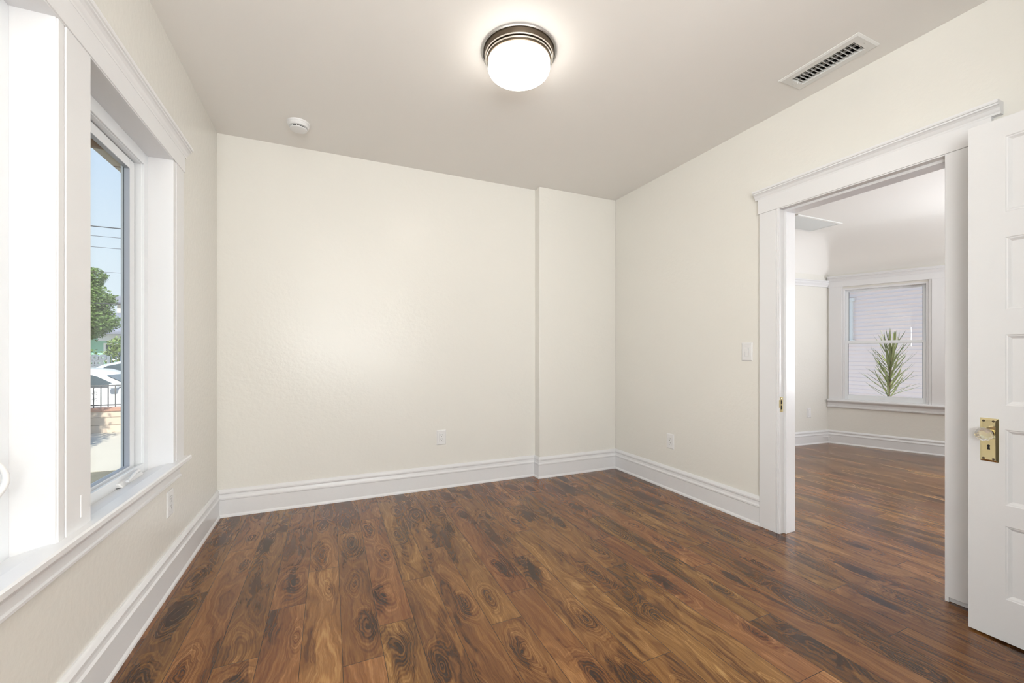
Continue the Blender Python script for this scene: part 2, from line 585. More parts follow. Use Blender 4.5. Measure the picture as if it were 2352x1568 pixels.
# walls
wl = cells('wall_left', [XL - WT, XL], [YN - WT, -2.7, -0.5, 0.74, 2.50, YB + 0.12], [-0.12, 0.555, 2.075, HC], [(-9, 9, 0.74, 2.50, 0.555, 2.075), (-9, 9, -2.7, -0.5, 0.555, 2.075)], M['wall'])  # unseen rear opening added for the side fill lamp
tag(wl, **st)
wb = bmesh.new()
box(wb, XL - 0.0, XR + 0.1, YB, YB + 0.12, -0.1, HC)
tag(link('wall_back', wb, M['wall']), **st)
wc = bmesh.new()
box(wc, XC, XR, YC, YB + 0.01, 0, HC)
tag(link('wall_back_chase', wc, M['wall'], bevel=0.004), **st)
wr = cells('wall_right', [XR, X2], [YN - WT, 0.92, 1.70, YB + 0.12], [-0.1, 2.045, HC], [(-9, 9, 0.92, 1.70, -0.2, 2.045)], M['wall'])
tag(wr, **st)
wn_ = cells('wall_near', [XL, -0.70, 1.30, XR], [YN - WT, YN], [-0.1, 0.10, 2.35, HC], [(-0.70, 1.30, -9, 9, 0.10, 2.35)], M['wall'])  # unseen opening added for the rear fill lamp
tag(wn_, **st)
wcl = cells('wall_closet', [1.42, 1.52, 1.60, 2.44, XR], [YN, -0.2, -0.1], [0, 2.07, HC], [(1.60, 2.44, -0.2, -0.1, -1, 2.07), (1.52, XR, YN, -0.2, -1, 9)], M['wall'])
tag(wcl, **st)

# baseboards
BB = [(0, 0), (0.024, 0), (0.0225, 0.010), (0.017, 0.020), (0.017, 0.118), (0.0205, 0.122), (0.0205, 0.131), (0.015, 0.140), (0.0125, 0.152), (0.0125, 0.158), (0.0175, 0.162), (0.0175, 0.172), (0.011, 0.184), (0.006, 0.190), (0, 0.190)]
tag(swept('baseboard_left', [(XL, YN), (XL, YB)], BB, M['trim'], side=-1), **st)
tag(swept('baseboard_back', [(XL, YB), (XC, YB), (XC, YC), (XR, YC)], BB, M['trim'], side=-1), **st)
tag(swept('baseboard_right', [(XR, YC), (XR, 1.82)], BB, M['trim'], side=-1), **st)

# ------------------------------------------------------------------ side window bank
XP = XL + 0.022     # face of the casings
win = empty('window_1', (XL, 2.1, 0.6), kind='structure')
win['label'] = 'white casement window over the sill, far one of the pair'
IV = win.matrix_basis


def child_world(o, p):
    """parent o to p keeping the world coordinates baked in the mesh"""
    o.parent = p
    o.matrix_parent_inverse = Matrix.Translation(-Vector(p.location)) if p.rotation_euler.z == 0 else (Matrix.Translation(p.location) @ p.rotation_euler.to_matrix().to_4x4()).inverted()
    return o


def casement(parent, y0, y1, mats, hinge_side):
    z0, z1 = 0.581, 2.062
    bm = bmesh.new()
    rect_frame(bm, 'x', -0.872, -0.797, y0, y1, z0 - 0.02, z1, 0.046, 0.050, 0.058)
    # inner stop bead
    rect_frame(bm, 'x', -0.799, -0.788, y0, y1, z0 - 0.02, z1, 0.044, 0.062, 0.056)
    fr_ = child_world(link_raw('window_frame', bm, M['vinyl'], bevel=0.002), parent)
    a0, a1, b0, b1 = y0 + 0.057, y1 - 0.057, 0.592, 2.000
    bm = bmesh.new()
    rect_frame(bm, 'x', -0.8385, -0.819, a0, a1, b0, b1, 0.047, 0.034, 0.042)
    sa = child_world(link_raw('sash', bm, M['vinyl'], bevel=0.002), parent)
    bm = bmesh.new()
    rect_frame(bm, 'x', -0.858, -0.836, y0 + 0.045, y1 - 0.045, z0 + 0.004, z1 - 0.055, 0.014)
    child_world(link_raw('weather_strip', bm, M['gasket']), parent)
    # glazing bead, return around the pane coloured grey for its shade
    bm = bmesh.new()
    rect_frame(bm, 'x', -0.8383, -0.8195, a0 + 0.046, a1 - 0.046, b0 + 0.033, b1 - 0.041, 0.003)
    gb = link_raw('glazing_bead', bm, M['sash'])
    gb.parent = sa
    bm = bmesh.new()
    box(bm, -0.8365, -0.8325, a0 + 0.044, a1 - 0.044, b0 + 0.03, b1 - 0.04)
    pn = link_raw('pane', bm, M['pane'])
    pn.parent = sa


casement(win, 1.732, 2.488, M, 1)
# jamb lining + sill of the bank, casing, head, crown, mullion (setting)
bm = bmesh.new()
box(bm, -0.873, XP - 0.001, 2.488, 2.505, 0.56, 2.075)        # far jamb
box(bm, -0.873, XP - 0.001, 0.735, 0.755, 0.56, 2.075)
box(bm, -0.873, XP - 0.001, 0.735, 2.505, 2.062, 2.080)       # head jamb
tag(link_raw('trim_1', bm, M['trim']), **st)
# mullion post
bm = bmesh.new()
box(bm, -0.873, XP - 0.006, 1.561, 1.732, 0.565, 2.063)
box(bm, XP - 0.007, XP, 1.599, 1.732, 0.600, 2.063)
box(bm, XP - 0.007, XP - 0.002, 1.566, 1.594, 0.600, 2.063)
box(bm, XP - 0.001, XP + 0.002, 1.672, 1.680, 0.632, 0.700)
tag(link_raw('trim_2', bm, M['trim'], bevel=0.0025), **st)
# casing legs
bm = bmesh.new()
box(bm, XL, XP - 0.002, 2.489, 2.524, 0.598, 2.070)
box(bm, XL, XP, 2.528, 2.638, 0.598, 2.070)
box(bm, XL, XP - 0.005, 2.520, 2.530, 0.598, 2.070)
box(bm, XL, XP, 0.60, 0.752, 0.598, 2.070)
tag(link_raw('trim_3', bm, M['trim'], bevel=0.002), **st)
# head board and crown
bm = bmesh.new()
box(bm, XL, XP + 0.003, 0.585, 2.652, 2.066, 2.155)
tag(link_raw('trim_4', bm, M['trim'], bevel=0.002), **st)
CRN = [(0, 0), (0.026, 0), (0.027, 0.008), (0.031, 0.014), (0.036, 0.024), (0.043, 0.031), (0.049, 0.034), (0.049, 0.040), (0.054, 0.042), (0.056, 0.048), (0.056, 0.054), (0, 0.054)]
crown = [(o, z + 2.146) for o, z in CRN]
tag(swept('trim_5', [(XL, 0.56), (XL, 2.668)], crown, M['trim'], side=-1), **st)
# stool
bm = bmesh.new()
pr = [(-0.10, 0.550), (-0.085, 0.5785), (0.0, 0.6015), (0.046, 0.6025), (0.052, 0.598), (0.052, 0.584), (0.046, 0.578), (0.032, 0.577), (0.032, 0.571), (0.0, 0.568), (0.0, 0.550)]
sweep(bm, [(XL, 0.755), (XL, 2.488)], pr, side=-1)
pr2 = [(0.0, 0.6015), (0.046, 0.6025), (0.052, 0.598), (0.052, 0.584), (0.046, 0.578), (0.032, 0.577), (0.032, 0.571), (0.0, 0.568)]
sweep(bm, [(XL, 2.488), (XL, 2.655)], pr2, side=-1)
sweep(bm, [(XL, 0.585), (XL, 0.755)], pr2, side=-1)
st_ = link('window_stool', bm, M['trim'])
tag(st_, **st)
# apron
ap = [(0, 0.571), (0.030, 0.571), (0.029, 0.562), (0.020, 0.553), (0.018, 0.547), (0.018, 0.522), (0.0235, 0.518), (0.0235, 0.510), (0.016, 0.503), (0.0, 0.503)]
tag(swept('trim_6', [(XL, 0.60), (XL, 2.600)], ap, M['trim'], side=-1), **st)

# near window of the pair (only its far stile shows)
win2 = empty('window_2', (XL, 1.2, 0.6), kind='structure')
casement(win2, 0.755, 1.561, M, 1)

# casement crank on the far window
bm = bmesh.new()
box(bm, -0.790, -0.765, 2.165, 2.375, 0.586, 0.604)
vs = [v for v in bm.verts if v.co.x > -0.77 and v.co.z > 0.6]
for v in vs: v.co.x -= 0.012
ck = link_raw('crank_housing', bm, M['plastic'], bevel=0.004)
child_world(ck, win)
bm = bmesh.new()
pts = [(-0.772, 2.335, 0.610), (-0.768, 2.31, 0.620), (-0.764, 2.27, 0.619), (-0.760, 2.22, 0.609), (-0.757, 2.18, 0.606)]
tube(bm, pts, 0.009, 8, 0.006)
for v in bm.verts: v.co.z = 0.613 + (v.co.z - 0.613) * 0.8
hd = link('crank_handle', bm, M['plastic'], smooth=50)
hd.parent = ck
# sash lock on the near window's stile
bm = bmesh.new()
box(bm, -0.789, -0.778, 1.448, 1.473, 0.72, 0.80)
lk = link_raw('lock_plate', bm, M['plastic'], bevel=0.003)
child_world(lk, win2)
bm = bmesh.new()
pts = []
for i in range(13):
    t = i / 12
    pts.append((-0.772 + 0.022 * math.sin(PI * t), 1.460 + 0.016 * math.sin(PI * t), 0.755 + 0.115 * t))
tube(bm, pts, 0.009, 8, 0.006)
lv = link('lock_lever', bm, M['plastic'], smooth=50)
lv.parent = lk

# ------------------------------------------------------------------ doorway in the right wall
XD = XR - 0.022
bm = bmesh.new()
# far jamb with rabbet and stop
box(bm, XD + 0.002, X2 + 0.006, 1.690, 1.704, 0, 2.045)
box(bm, 2.612, X2 + 0.005, 1.677, 1.690, 0, 2.036)
box(bm, 2.612, 2.620, 1.674, 1.680, 0, 2.034)
# near jamb
box(bm, XD + 0.002, X2 + 0.006, 0.916, 0.930, 0.0, 2.045)
box(bm, 2.612, X2 + 0.005, 0.930, 0.943, 0.0, 2.036)
# head
box(bm, XD + 0.002, X2 + 0.006, 0.930, 1.690, 2.034, 2.050)
box(bm, 2.612, X2 + 0.005, 0.943, 1.677, 2.020, 2.035)
tag(link_raw('door_frame', bm, M['trim'], bevel=0.002), **st)
# casing
bm = bmesh.new()
box(bm, XD, XR, 1.712, 1.822, 0, 2.040)
box(bm, XD - 0.002, XR, 1.698, 1.709, 0, 2.040)
box(bm, XD + 0.004, XR, 1.695, 1.716, 0, 2.040)
box(bm, XD, XR, 0.805, 0.929, 0.022, 2.040)
box(bm, XD + 0.012, XR, 0.815, 0.92, 0.0, 0.03)
tag(link_raw('trim_7', bm, M['trim'], bevel=0.0025), **st)
bm = bmesh.new()
box(bm, XD - 0.003, XR, 0.782, 1.832, 2.040, 2.140)
tag(link_raw('trim_8', bm, M['trim'], bevel=0.002), **st)
crown = [(o, z + 2.134) for o, z in CRN]
tag(swept('trim_9', [(XR, 0.755), (XR, 1.848)], crown, M['trim'], side=1), **st)
# casing of the doorway on the next room's side
bm = bmesh.new()
box(bm, X2, X2 + 0.02, 1.70, 1.82, 0, 2.04)
box(bm, X2, X2 + 0.02, 0.80, 0.92, 0, 2.04)
box(bm, X2, X2 + 0.022, 0.79, 1.83, 2.05, 2.14)
tag(link_raw('trim_10', bm, M['trim'], bevel=0.002), **st)

# strike plate
sk = empty('strike_plate', (2.587, 1.690, 0.81), 'small brass strike plate on the far jamb of the doorway', 'strike plate')
bm = bmesh.new()
cellsx = None
box(bm, -0.014, 0.016, -0.0022, 0, -0.047, 0.047)
box(bm, -0.020, -0.012, -0.0022, 0, -0.018, 0.030)
link_raw('plate', bm, M['brass'], sk, bevel=0.0008)
for dz in (-0.018, 0.016):
    bm = bmesh.new()
    box(bm, -0.005, 0.007, -0.0030, -0.0015, dz - 0.012, dz + 0.012)
    link_raw('latch_hole', bm, M['dark'], sk)
for dz in (-0.038, 0.038):
    bm = bmesh.new()
    lathe(bm, [(0, 0.0), (0.004, 0.0), (0.003, 0.0012), (0, 0.0014)], seg=12)
    bmesh.ops.transform(bm, matrix=Matrix.Translation((0.001, -0.0022, dz)) @ Matrix.Rotation(PI / 2, 4, 'X'), verts=bm.verts)
    link_raw('screw', bm, M['brass'], sk)

# ------------------------------------------------------------------ panelled door leaf, standing open along the right wall
DX = 2.400
DY0, DY1 = -0.055, 0.797
dr = empty('door_1', (DX + 0.04, DY0, 0), kind='structure')
dr['label'] = 'white five panel door standing open beside the doorway'


def panel_leaf():
    T = 0.036
    z0, z1 = 0.008, 2.050
    ys = [DY0, DY0 + 0.104, DY1 - 0.102, DY1]
    pz = [(0.174, 0.459), (0.539, 0.833), (0.927, 1.203), (1.299, 1.581), (1.679, 1.974)]
    zs = [z0]
    for a_, b_ in pz: zs += [a_, b_]
    zs.append(z1)
    bm = bmesh.new()
    for side, x in ((-1, DX), (1, DX + T)):
        g = {}
        for j, y in enumerate(ys):
            for k, z in enumerate(zs):
                g[(j, k)] = bm.verts.new((x, y, z))
        for j in range(3):
            for k in range(len(zs) - 1):
                if j == 1 and k % 2 == 1:
                    loop = [g[(1, k)], g[(2, k)], g[(2, k + 1)], g[(1, k + 1)]]
                    ya, yb_, za, zb = ys[1], ys[2], zs[k], zs[k + 1]
                    for ins, dep in ((0.003, 0.0025), (0.007, 0.0035), (0.013, 0.0085), (0.016, 0.0105), (0.045, 0.0105), (0.060, 0.0065), (0.063, 0.0065)):
                        nx_ = x - side * dep
                        nl = [bm.verts.new((nx_, ya + ins, za + ins)), bm.verts.new((nx_, yb_ - ins, za + ins)), bm.verts.new((nx_, yb_ - ins, zb - ins)), bm.verts.new((nx_, ya + ins, zb - ins))]
                        for q in range(4):
                            bm.faces.new((loop[q], loop[(q + 1) % 4], nl[(q + 1) % 4], nl[q]))
                        loop = nl
                    bm.faces.new(loop)
                else:
                    bm.faces.new((g[(j, k)], g[(j + 1, k)], g[(j + 1, k + 1)], g[(j, k + 1)]))
    # edges
    for (a0, b0), (a1, b1) in (((DY0, z0), (DY1, z0)), ((DY1, z0), (DY1, z1)), ((DY1, z1), (DY0, z1)), ((DY0, z1), (DY0, z0))):
        bm.faces.new([bm.verts.new(c) for c in ((DX, a0, b0), (DX, a1, b1), (DX + T, a1, b1), (DX + T, a0, b0))])
    return link('door_leaf', bm, M['door'])


leaf = panel_leaf()
child_world(leaf, dr)
# closet door frame
bm = bmesh.new()
box(bm, 1.59, 1.612, -0.205, -0.095, 0, 2.07)
box(bm, 2.4385, 2.45, -0.205, -0.095, 0, 2.07)
box(bm, 1.59, 2.45, -0.205, -0.095, 2.055, 2.08)
box(bm, 1.48, 1.60, -0.10, -0.08, 0, 2.06)
box(bm, 2.445, 2.565, -0.10, -0.08, 0, 2.06)
box(bm, 1.46, 2.58, -0.10, -0.078, 2.06, 2.16)
tag(link_raw('trim_11', bm, M['trim'], bevel=0.002), **st)

# brass plate + crystal knob
bm = bmesh.new()
ya, yb_, za, zb = 0.711, 0.762, 0.700, 0.872
x0 = DX
lo = [(x0, ya, za), (x0, yb_, za), (x0, yb_, zb), (x0, ya, zb)]
l2 = [(x0 - 0.0025, y, z) for _, y, z in lo]
i1 = 0.0075
l3 = [(x0 - 0.0075, ya + i1, za + i1), (x0 - 0.0075, yb_ - i1, za + i1), (x0 - 0.0075, yb_ - i1, zb - i1), (x0 - 0.0075, ya + i1, zb - i1)]
L3 = [[bm.verts.new(p) for p in l] for l in (lo, l2, l3)]
for A, B in zip(L3[:-1], L3[1:]):
    for q in range(4): bm.faces.new((A[q], A[(q + 1) % 4], B[(q + 1) % 4], B[q]))
bm.faces.new(L3[-1])
bm.faces.new(L3[0])
pl = link('brass_escutcheon', bm, M['brass'], bevel=0.0006)
pl['label'] = 'polished brass backplate with keyhole'
child_world(pl, dr)
RX = Matrix.Rotation(-PI / 2, 4, 'Y')
for (yy, zz) in ((0.724, 0.861), (0.751, 0.861), (0.724, 0.712), (0.751, 0.712)):
    bm = bmesh.new()
    lathe(bm, [(0, 0.0006), (0.0018, 0.0008), (0.002, 0.0022), (0.0036, 0.0018), (0.0042, 0.0)], seg=14)
    bmesh.ops.transform(bm, matrix=Matrix.Translation((DX - 0.0075, yy, zz)) @ RX, verts=bm.verts)
    s_ = link('screw', bm, M['bronze'], smooth=50)
    s_.parent = pl
bm = bmesh.new()
lathe(bm, [(0, 0.0006), (0.0042, 0.0006), (0.0042, 0.0)], seg=16)
bmesh.ops.transform(bm, matrix=Matrix.Translation((DX - 0.0075, 0.737, 0.763)) @ RX, verts=bm.verts)
vs = [bm.verts.new((DX - 0.0081, y, z)) for y, z in ((0.7345, 0.763), (0.7395, 0.763), (0.7410, 0.748), (0.7330, 0.748))]
bm.faces.new(vs)
s_ = link('keyhole', bm, M['dark']); s_.parent = pl
KY, KZ = 0.737, 0.812
bm = bmesh.new()
lathe(bm, [(0.0, 0.0), (0.0165, 0.0), (0.0165, 0.002), (0.0125, 0.006), (0.0095, 0.009), (0.0085, 0.016), (0.0105, 0.020), (0.013, 0.025), (0.013, 0.028), (0, 0.028)], seg=32)
bmesh.ops.transform(bm, matrix=Matrix.Translation((DX - 0.0075, KY, KZ)) @ RX, verts=bm.verts)
sh = link('knob_shank', bm, M['brass'], smooth=40)
child_world(sh, dr)
bm = bmesh.new()
lathe(bm, [(0, 0.026), (0.011, 0.026), (0.0235, 0.036), (0.0265, 0.042), (0.0265, 0.045), (0.0225, 0.053), (0.0145, 0.058), (0.0, 0.059)], seg=12)
bmesh.ops.transform(bm, matrix=Matrix.Translation((DX - 0.0075, KY, KZ)) @ RX, verts=bm.verts)
kb = link('crystal_knob', bm, M['crystal'])
kb['label'] = 'clear faceted glass knob'
child_world(kb, dr)

# ------------------------------------------------------------------ electrical plates (local: x across, z up, -y into the room)


def plate_base(name, loc, rz, label, cat, w=0.079, h=0.124):
    t = empty(name, loc, label, cat, rot=(0, 0, rz))
    bm = bmesh.new()
    A = [bm.verts.new(p) for p in ((-w / 2, 0, -h / 2), (w / 2, 0, -h / 2), (w / 2, 0, h / 2), (-w / 2, 0, h / 2))]
    B = [bm.verts.new((v.co.x, -0.0025, v.co.z)) for v in A]
    i_ = 0.006
    D = [bm.verts.new((v.co.x - math.copysign(i_, v.co.x), -0.0062, v.co.z - math.copysign(i_, v.co.z))) for v in A]
    wi, hi = 0.0172, 0.0345
    E_ = [bm.verts.new((math.copysign(wi, v.co.x), -0.0062, math.copysign(hi, v.co.z))) for v in A]
    F_ = [bm.verts.new((math.copysign(wi, v.co.x), -0.002, math.copysign(hi, v.co.z))) for v in A]
    for P_, Q_ in ((A, B), (B, D), (D, E_), (E_, F_)):
        for q in range(4): bm.faces.new((P_[q], P_[(q + 1) % 4], Q_[(q + 1) % 4], Q_[q]))
    bm.faces.new(F_)
    link('cover_plate', bm, M['plastic'], t)
    return t


def outlet(loc, rz, label, cat='power outlet'):
    t = plate_base('power_outlet', loc, rz, label, cat)
    bm = bmesh.new()
    box(bm, -0.0164, 0.0164, -0.0078, -0.002, -0.0335, 0.0335)
    rc = link_raw('receptacle', bm, M['plastic'], t, bevel=0.001)
    for zc in (0.0165, -0.0175):
        for sx in (-1, 1):
            bm = bmesh.new()
            box(bm, sx * 0.0065 - 0.0011, sx * 0.0065 + 0.0011, -0.0082, -0.0076, zc + 0.001, zc + 0.010)
            link_raw('slot', bm, M['dark'], rc)
        bm = bmesh.new()
        lathe(bm, [(0, 0), (0.0027, 0), (0.0027, 0.0006), (0, 0.0006)], seg=12)
        bmesh.ops.transform(bm, matrix=Matrix.Translation((0, -0.0076, zc - 0.007)) @ Matrix.Rotation(PI / 2, 4, 'X'), verts=bm.verts)
        link_raw('ground_hole', bm, M['dark'], rc)
    return t


outlet((0.8575, YB, 0.425), 0, 'white duplex power outlet on the back wall above the baseboard')
outlet((XR, 2.6155, 0.402), -PI / 2, 'white duplex power outlet on the right wall beyond the doorway')
outlet((XL, 2.508, 0.404), PI / 2, 'white power outlet under the window apron on the left wall')
sw = plate_base('light_switch', (XR, 1.923, 1.142), -PI / 2, 'white rocker light switch on the wall beside the doorway casing', 'light switch')
bm = bmesh.new()
rw_ = 0.0128
P_ = [(-rw_, 0.030, -0.0066), (-rw_, 0.024, -0.0115), (-rw_, -0.001, -0.0068), (-rw_, -0.027, -0.0050), (-rw_, -0.030, -0.0045), (-rw_, -0.030, -0.002), (-rw_, 0.030, -0.002)]
A = [bm.verts.new((x, y, z)) for x, z, y in P_]
B = [bm.verts.new((-x, y, z)) for x, z, y in P_]
for q in range(len(P_)):
    r_ = (q + 1) % len(P_)
    bm.faces.new((A[q], A[r_], B[r_], B[q]))
bm.faces.new(A); bm.faces.new(B)
link('rocker', bm, M['plastic'], sw)
bm = bmesh.new()
rect_frame(bm, 'x', -0.0066, -0.0025, -0.0169, 0.0169, -0.0342, 0.0342, 0.0030)
bmesh.ops.transform(bm, matrix=Matrix(((0, 1, 0, 0), (1, 0, 0, 0), (0, 0, 1, 0), (0, 0, 0, 1))), verts=bm.verts)
link_raw('rocker_surround', bm, M['plastic'], sw, bevel=0.0006)

# ------------------------------------------------------------------ flush ceiling lamp
LX, LY = 0.872, 1.896
lamp = empty('ceiling_lamp', (LX, LY, HC), 'round flush ceiling lamp with lit white glass and nickel rings', 'ceiling lamp')
bm = bmesh.new()
lathe(bm, [(0, 0), (0.190, 0), (0.190, -0.008), (0.182, -0.010), (0.181, -0.002), (0, -0.002)], seg=96)
link('mounting_pan', bm, M['nickel'], lamp, smooth=40)
bm = bmesh.new()
lathe(bm, [(0.178, -0.003), (0.178, -0.010), (0.172, -0.030), (0.168, -0.031), (0.150, -0.031), (0.150, -0.003)], seg=96)
link('housing', bm, M['bronze'], lamp, smooth=40)
for rr, zz in ((0.173, -0.0335), (0.1675, -0.045)):
    bm = bmesh.new()
    tprof = [(rr - 0.012, zz - 0.003), (rr - 0.001, zz - 0.004), (rr, zz - 0.001), (rr, zz + 0.002), (rr - 0.002, zz + 0.0035), (rr - 0.012, zz + 0.0035), (rr - 0.012, zz - 0.003)]
    lathe(bm, tprof, seg=96)
    link('nickel_ring', bm, M['silver'], lamp, smooth=40)
bm = bmesh.new()
lathe(bm, [(0.150, -0.030), (0.1655, -0.0375), (0.158, -0.0395), (0.158, -0.0405), (0.1655, -0.0405), (0.163, -0.048), (0.1615, -0.056), (0.157, -0.057), (0.150, -0.050), (0.150, -0.030)], seg=96)
link('lower_band', bm, M['bronze'], lamp, smooth=40)
bm = bmesh.new()
gp = [(0.1545, -0.050), (0.1555, -0.060), (0.1555, -0.085)]
for i in range(1, 9):
    a_ = i / 8 * PI / 2
    gp.append((0.1555 - 0.030 * (1 - math.cos(a_)), -0.085 - 0.024 * math.sin(a_)))
gp += [(0.09, -0.114), (0.04, -0.1165), (0, -0.117)]
lathe(bm, gp, seg=96)
link('glass_shade', bm, M['opal'], lamp, smooth='all')

# ------------------------------------------------------------------ smoke detector
sd = empty('smoke_detector', (-0.19, 3.065, HC), 'round white smoke detector on the ceiling near the back wall', 'smoke detector')
bm = bmesh.new()
lathe(bm, [(0, 0), (0.067, 0), (0.067, -0.010), (0.0645, -0.012), (0.0645, -0.020), (0.063, -0.0215), (0.062, -0.026), (0.058, -0.031), (0.050, -0.033), (0.044, -0.033), (0, -0.033)], seg=64)
link('detector_base', bm, M['plastic'], sd, smooth=35)
bm = bmesh.new()
lathe(bm, [(0.044, -0.032), (0.044, -0.042), (0, -0.042)], seg=48)
link('smoke_chamber', bm, M['dark'], sd, smooth=35)
bm = bmesh.new()
lathe(bm, [(0, -0.0405), (0.051, -0.0405), (0.052, -0.042), (0.050, -0.046), (0.042, -0.049), (0, -0.051)], seg=64)
link('detector_cap', bm, M['plastic'], sd, smooth=35)
for i in range(10):
    a_ = 2 * PI * i / 10 + 0.15
    bm = bmesh.new()
    box(bm, 0.042, 0.0505, -0.0016, 0.0016, -0.0415, -0.032)
    bmesh.ops.transform(bm, matrix=Matrix.Rotation(a_, 4, 'Z'), verts=bm.verts)
    link_raw('rib', bm, M['plastic'], sd)

# ------------------------------------------------------------------ supply register in the ceiling
vt = empty('air_vent', (2.381, 1.3185, HC), 'white louvred supply air vent on the ceiling near the right wall', 'air vent')
FX, FY = 0.094, 0.192
ox0, ox1, oy0, oy1 = -0.050, 0.050, -0.150, 0.150
bm = bmesh.new()
o1 = [(-FX, -FY), (FX, -FY), (FX, FY), (-FX, FY)]


def lp(pts, z): return [bm.verts.new((x, y, z)) for x, y in pts]


R0 = lp(o1, 0)
R1 = lp([(x * 0.995, y * 0.998) for x, y in o1], -0.002)
R2 = lp([(x - math.copysign(0.012, x), y - math.copysign(0.010, y)) for x, y in o1], -0.007)
oi = [(ox0, oy0), (ox1, oy0), (ox1, oy1), (ox0, oy1)]
R3 = lp(oi, -0.007)
R4 = lp(oi, 0.012)
for A, B in ((R0, R1), (R1, R2), (R2, R3), (R3, R4)):
    for q in range(4): bm.faces.new((A[q], A[(q + 1) % 4], B[(q + 1) % 4], B[q]))
link('vent_frame', bm, M['steel'], vt)
nl = 15
for i in range(nl):
    y = oy0 + 0.011 + (oy1 - oy0 - 0.022) * i / (nl - 1)
    bm = bmesh.new()
    box(bm, ox0, ox1, -0.0009, 0.0009, -0.0068, 0.0068)
    tilt = -0.42
    bmesh.ops.transform(bm, matrix=Matrix.Translation((0, y, 0.004)) @ Matrix.Rotation(tilt, 4, 'X'), verts=bm.verts)
    link_raw('louver', bm, M['steel'], vt)
for x in (-0.028, 0.0, 0.028):
    bm = bmesh.new()
    box(bm, x - 0.0008, x + 0.0008, oy0, oy1, 0.018, 0.030)
    link_raw('damper_bar', bm, M['steel'], vt)
for y in (oy0 - 0.018, oy1 + 0.018):
    bm = bmesh.new()
    lathe(bm, [(0.0042, -0.0065), (0.0035, -0.0085), (0, -0.009)], 0.0, y, seg=14)
    link('screw', bm, M['nickel'], vt, smooth=60)
bm = bmesh.new()
tube(bm, [(0.004, oy1 - 0.004, 0.0), (0.004, oy1 - 0.001, -0.016)], 0.0028, 8)
link('damper_lever', bm, M['steel'], vt)
# duct above, lined near-black to paint in the cavity's shade
bm = bmesh.new()
box(bm, VX0 - 0.001, VX1 + 0.001, VY0 - 0.001, VY1 + 0.001, HC + 0.12, HC + 0.13)
box(bm, VX0, VX0 + 0.003, VY0, VY1, HC + 0.006, HC + 0.125)
box(bm, VX1 - 0.003, VX1, VY0, VY1, HC + 0.006, HC + 0.125)
box(bm, VX0, VX1, VY0, VY0 + 0.003, HC + 0.006, HC + 0.125)
box(bm, VX0, VX1, VY1 - 0.003, VY1, HC + 0.006, HC + 0.125)
dk = link_raw('duct_box', bm, M['dark'])
child_world(dk, vt)

# ================================================================== SETTING: next room
# local frame of window wall: x = along dW from the corner, y = depth outward (negative nIn), z up
MW = Matrix(((dW.x, -nIn.x, 0, CR.x), (dW.y, -nIn.y, 0, CR.y), (0, 0, 1, 0), (0, 0, 0, 1)))
ML = Matrix(((dL.x, -dL.y * -1, 0, CR.x), (dL.y, dL.x * -1, 0, CR.y), (0, 0, 1, 0), (0, 0, 0, 1)))
# ML y-axis must point outward (+y world)
nL = Vector((-dL.y, dL.x))
if nL.y < 0: nL = -nL
ML = Matrix(((dL.x, nL.x, 0, CR.x), (dL.y, nL.y, 0, CR.y), (0, 0, 1, 0), (0, 0, 0, 1)))
tag(cells('wall_east_bay', [-0.10, 0.151, 0.911, 1.62], [0, 0.13], [-0.1, 0.560, 1.945, HC2 + 0.05], [(0.151, 0.911, -1, 1, 0.560, 1.945)], M['wall'], M4=MW), **st)
tag(cells('wall_north', [-0.05, 3.25], [0, 0.13], [-0.1, HC2 + 0.05], [], M['wall'], M4=ML), **st)
tag(cells('wall_east', [XE, XE + 0.13], [YN, -0.95, 1.25, EE.y], [-0.1, 0.58, 2.10, HC2 + 0.05], [(-9, 99, -0.95, 1.25, 0.58, 2.10)], M['wall']), **st)  # unseen opening cut for the next-room fill lamp
tag(cells('wall_south', [X2, XE + 0.13], [YN - WT, YN], [-0.1, HC2 + 0.05], [], M['wall']), **st)
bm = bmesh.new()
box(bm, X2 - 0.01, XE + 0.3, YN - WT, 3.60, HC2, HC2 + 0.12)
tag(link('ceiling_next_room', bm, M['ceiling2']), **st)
# cove between walls and ceiling
bm = bmesh.new()
hL, hW, hE, zc0 = 0.26, 0.46, 0.40, 2.13
Ls = CR + dL * 3.1
rings = []


def isect(p, d, q, e_):
    den = d.x * e_.y - d.y * e_.x
    t = ((q.x - p.x) * e_.y - (q.y - p.y) * e_.x) / den
    return p + d * t


NS = 16
for i in range(NS + 1):
    a_ = i / NS * PI / 2
    s_ = 1 - math.cos(a_)
    z = zc0 + (HC2 - zc0) * math.sin(a_)
    oL, oW, oE = hL * s_, hW * s_, hE * s_
    pL = CR - nL * oL
    pW = CR + nIn * oW
    pE = Vector((XE - oE, 0))
    c0 = isect(pL, dL, pW, dW)
    c1 = isect(pW, dW, pE, Vector((0, 1)))
    a0 = pL + dL * 3.12
    e0 = Vector((XE - oE, YN))
    # rounded inner corner
    r_ = 0.02 + 0.10 * s_
    pa = c0 + dL * r_; pb = c0 + dW * r_
    arc = []
    for k in range(7):
        t = k / 6
        arc.append(pa * (1 - t) ** 2 + c0 * 2 * t * (1 - t) + pb * t * t)
    rings.append([bm.verts.new((p.x, p.y, z)) for p in [a0] + arc + [c1, e0]])
for r0, r1 in zip(rings[:-1], rings[1:]):
    for k in range(len(r0) - 1):
        bm.faces.new((r0[k], r0[k + 1], r1[k + 1], r1[k]))
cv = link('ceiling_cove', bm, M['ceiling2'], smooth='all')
tag(cv, **st)
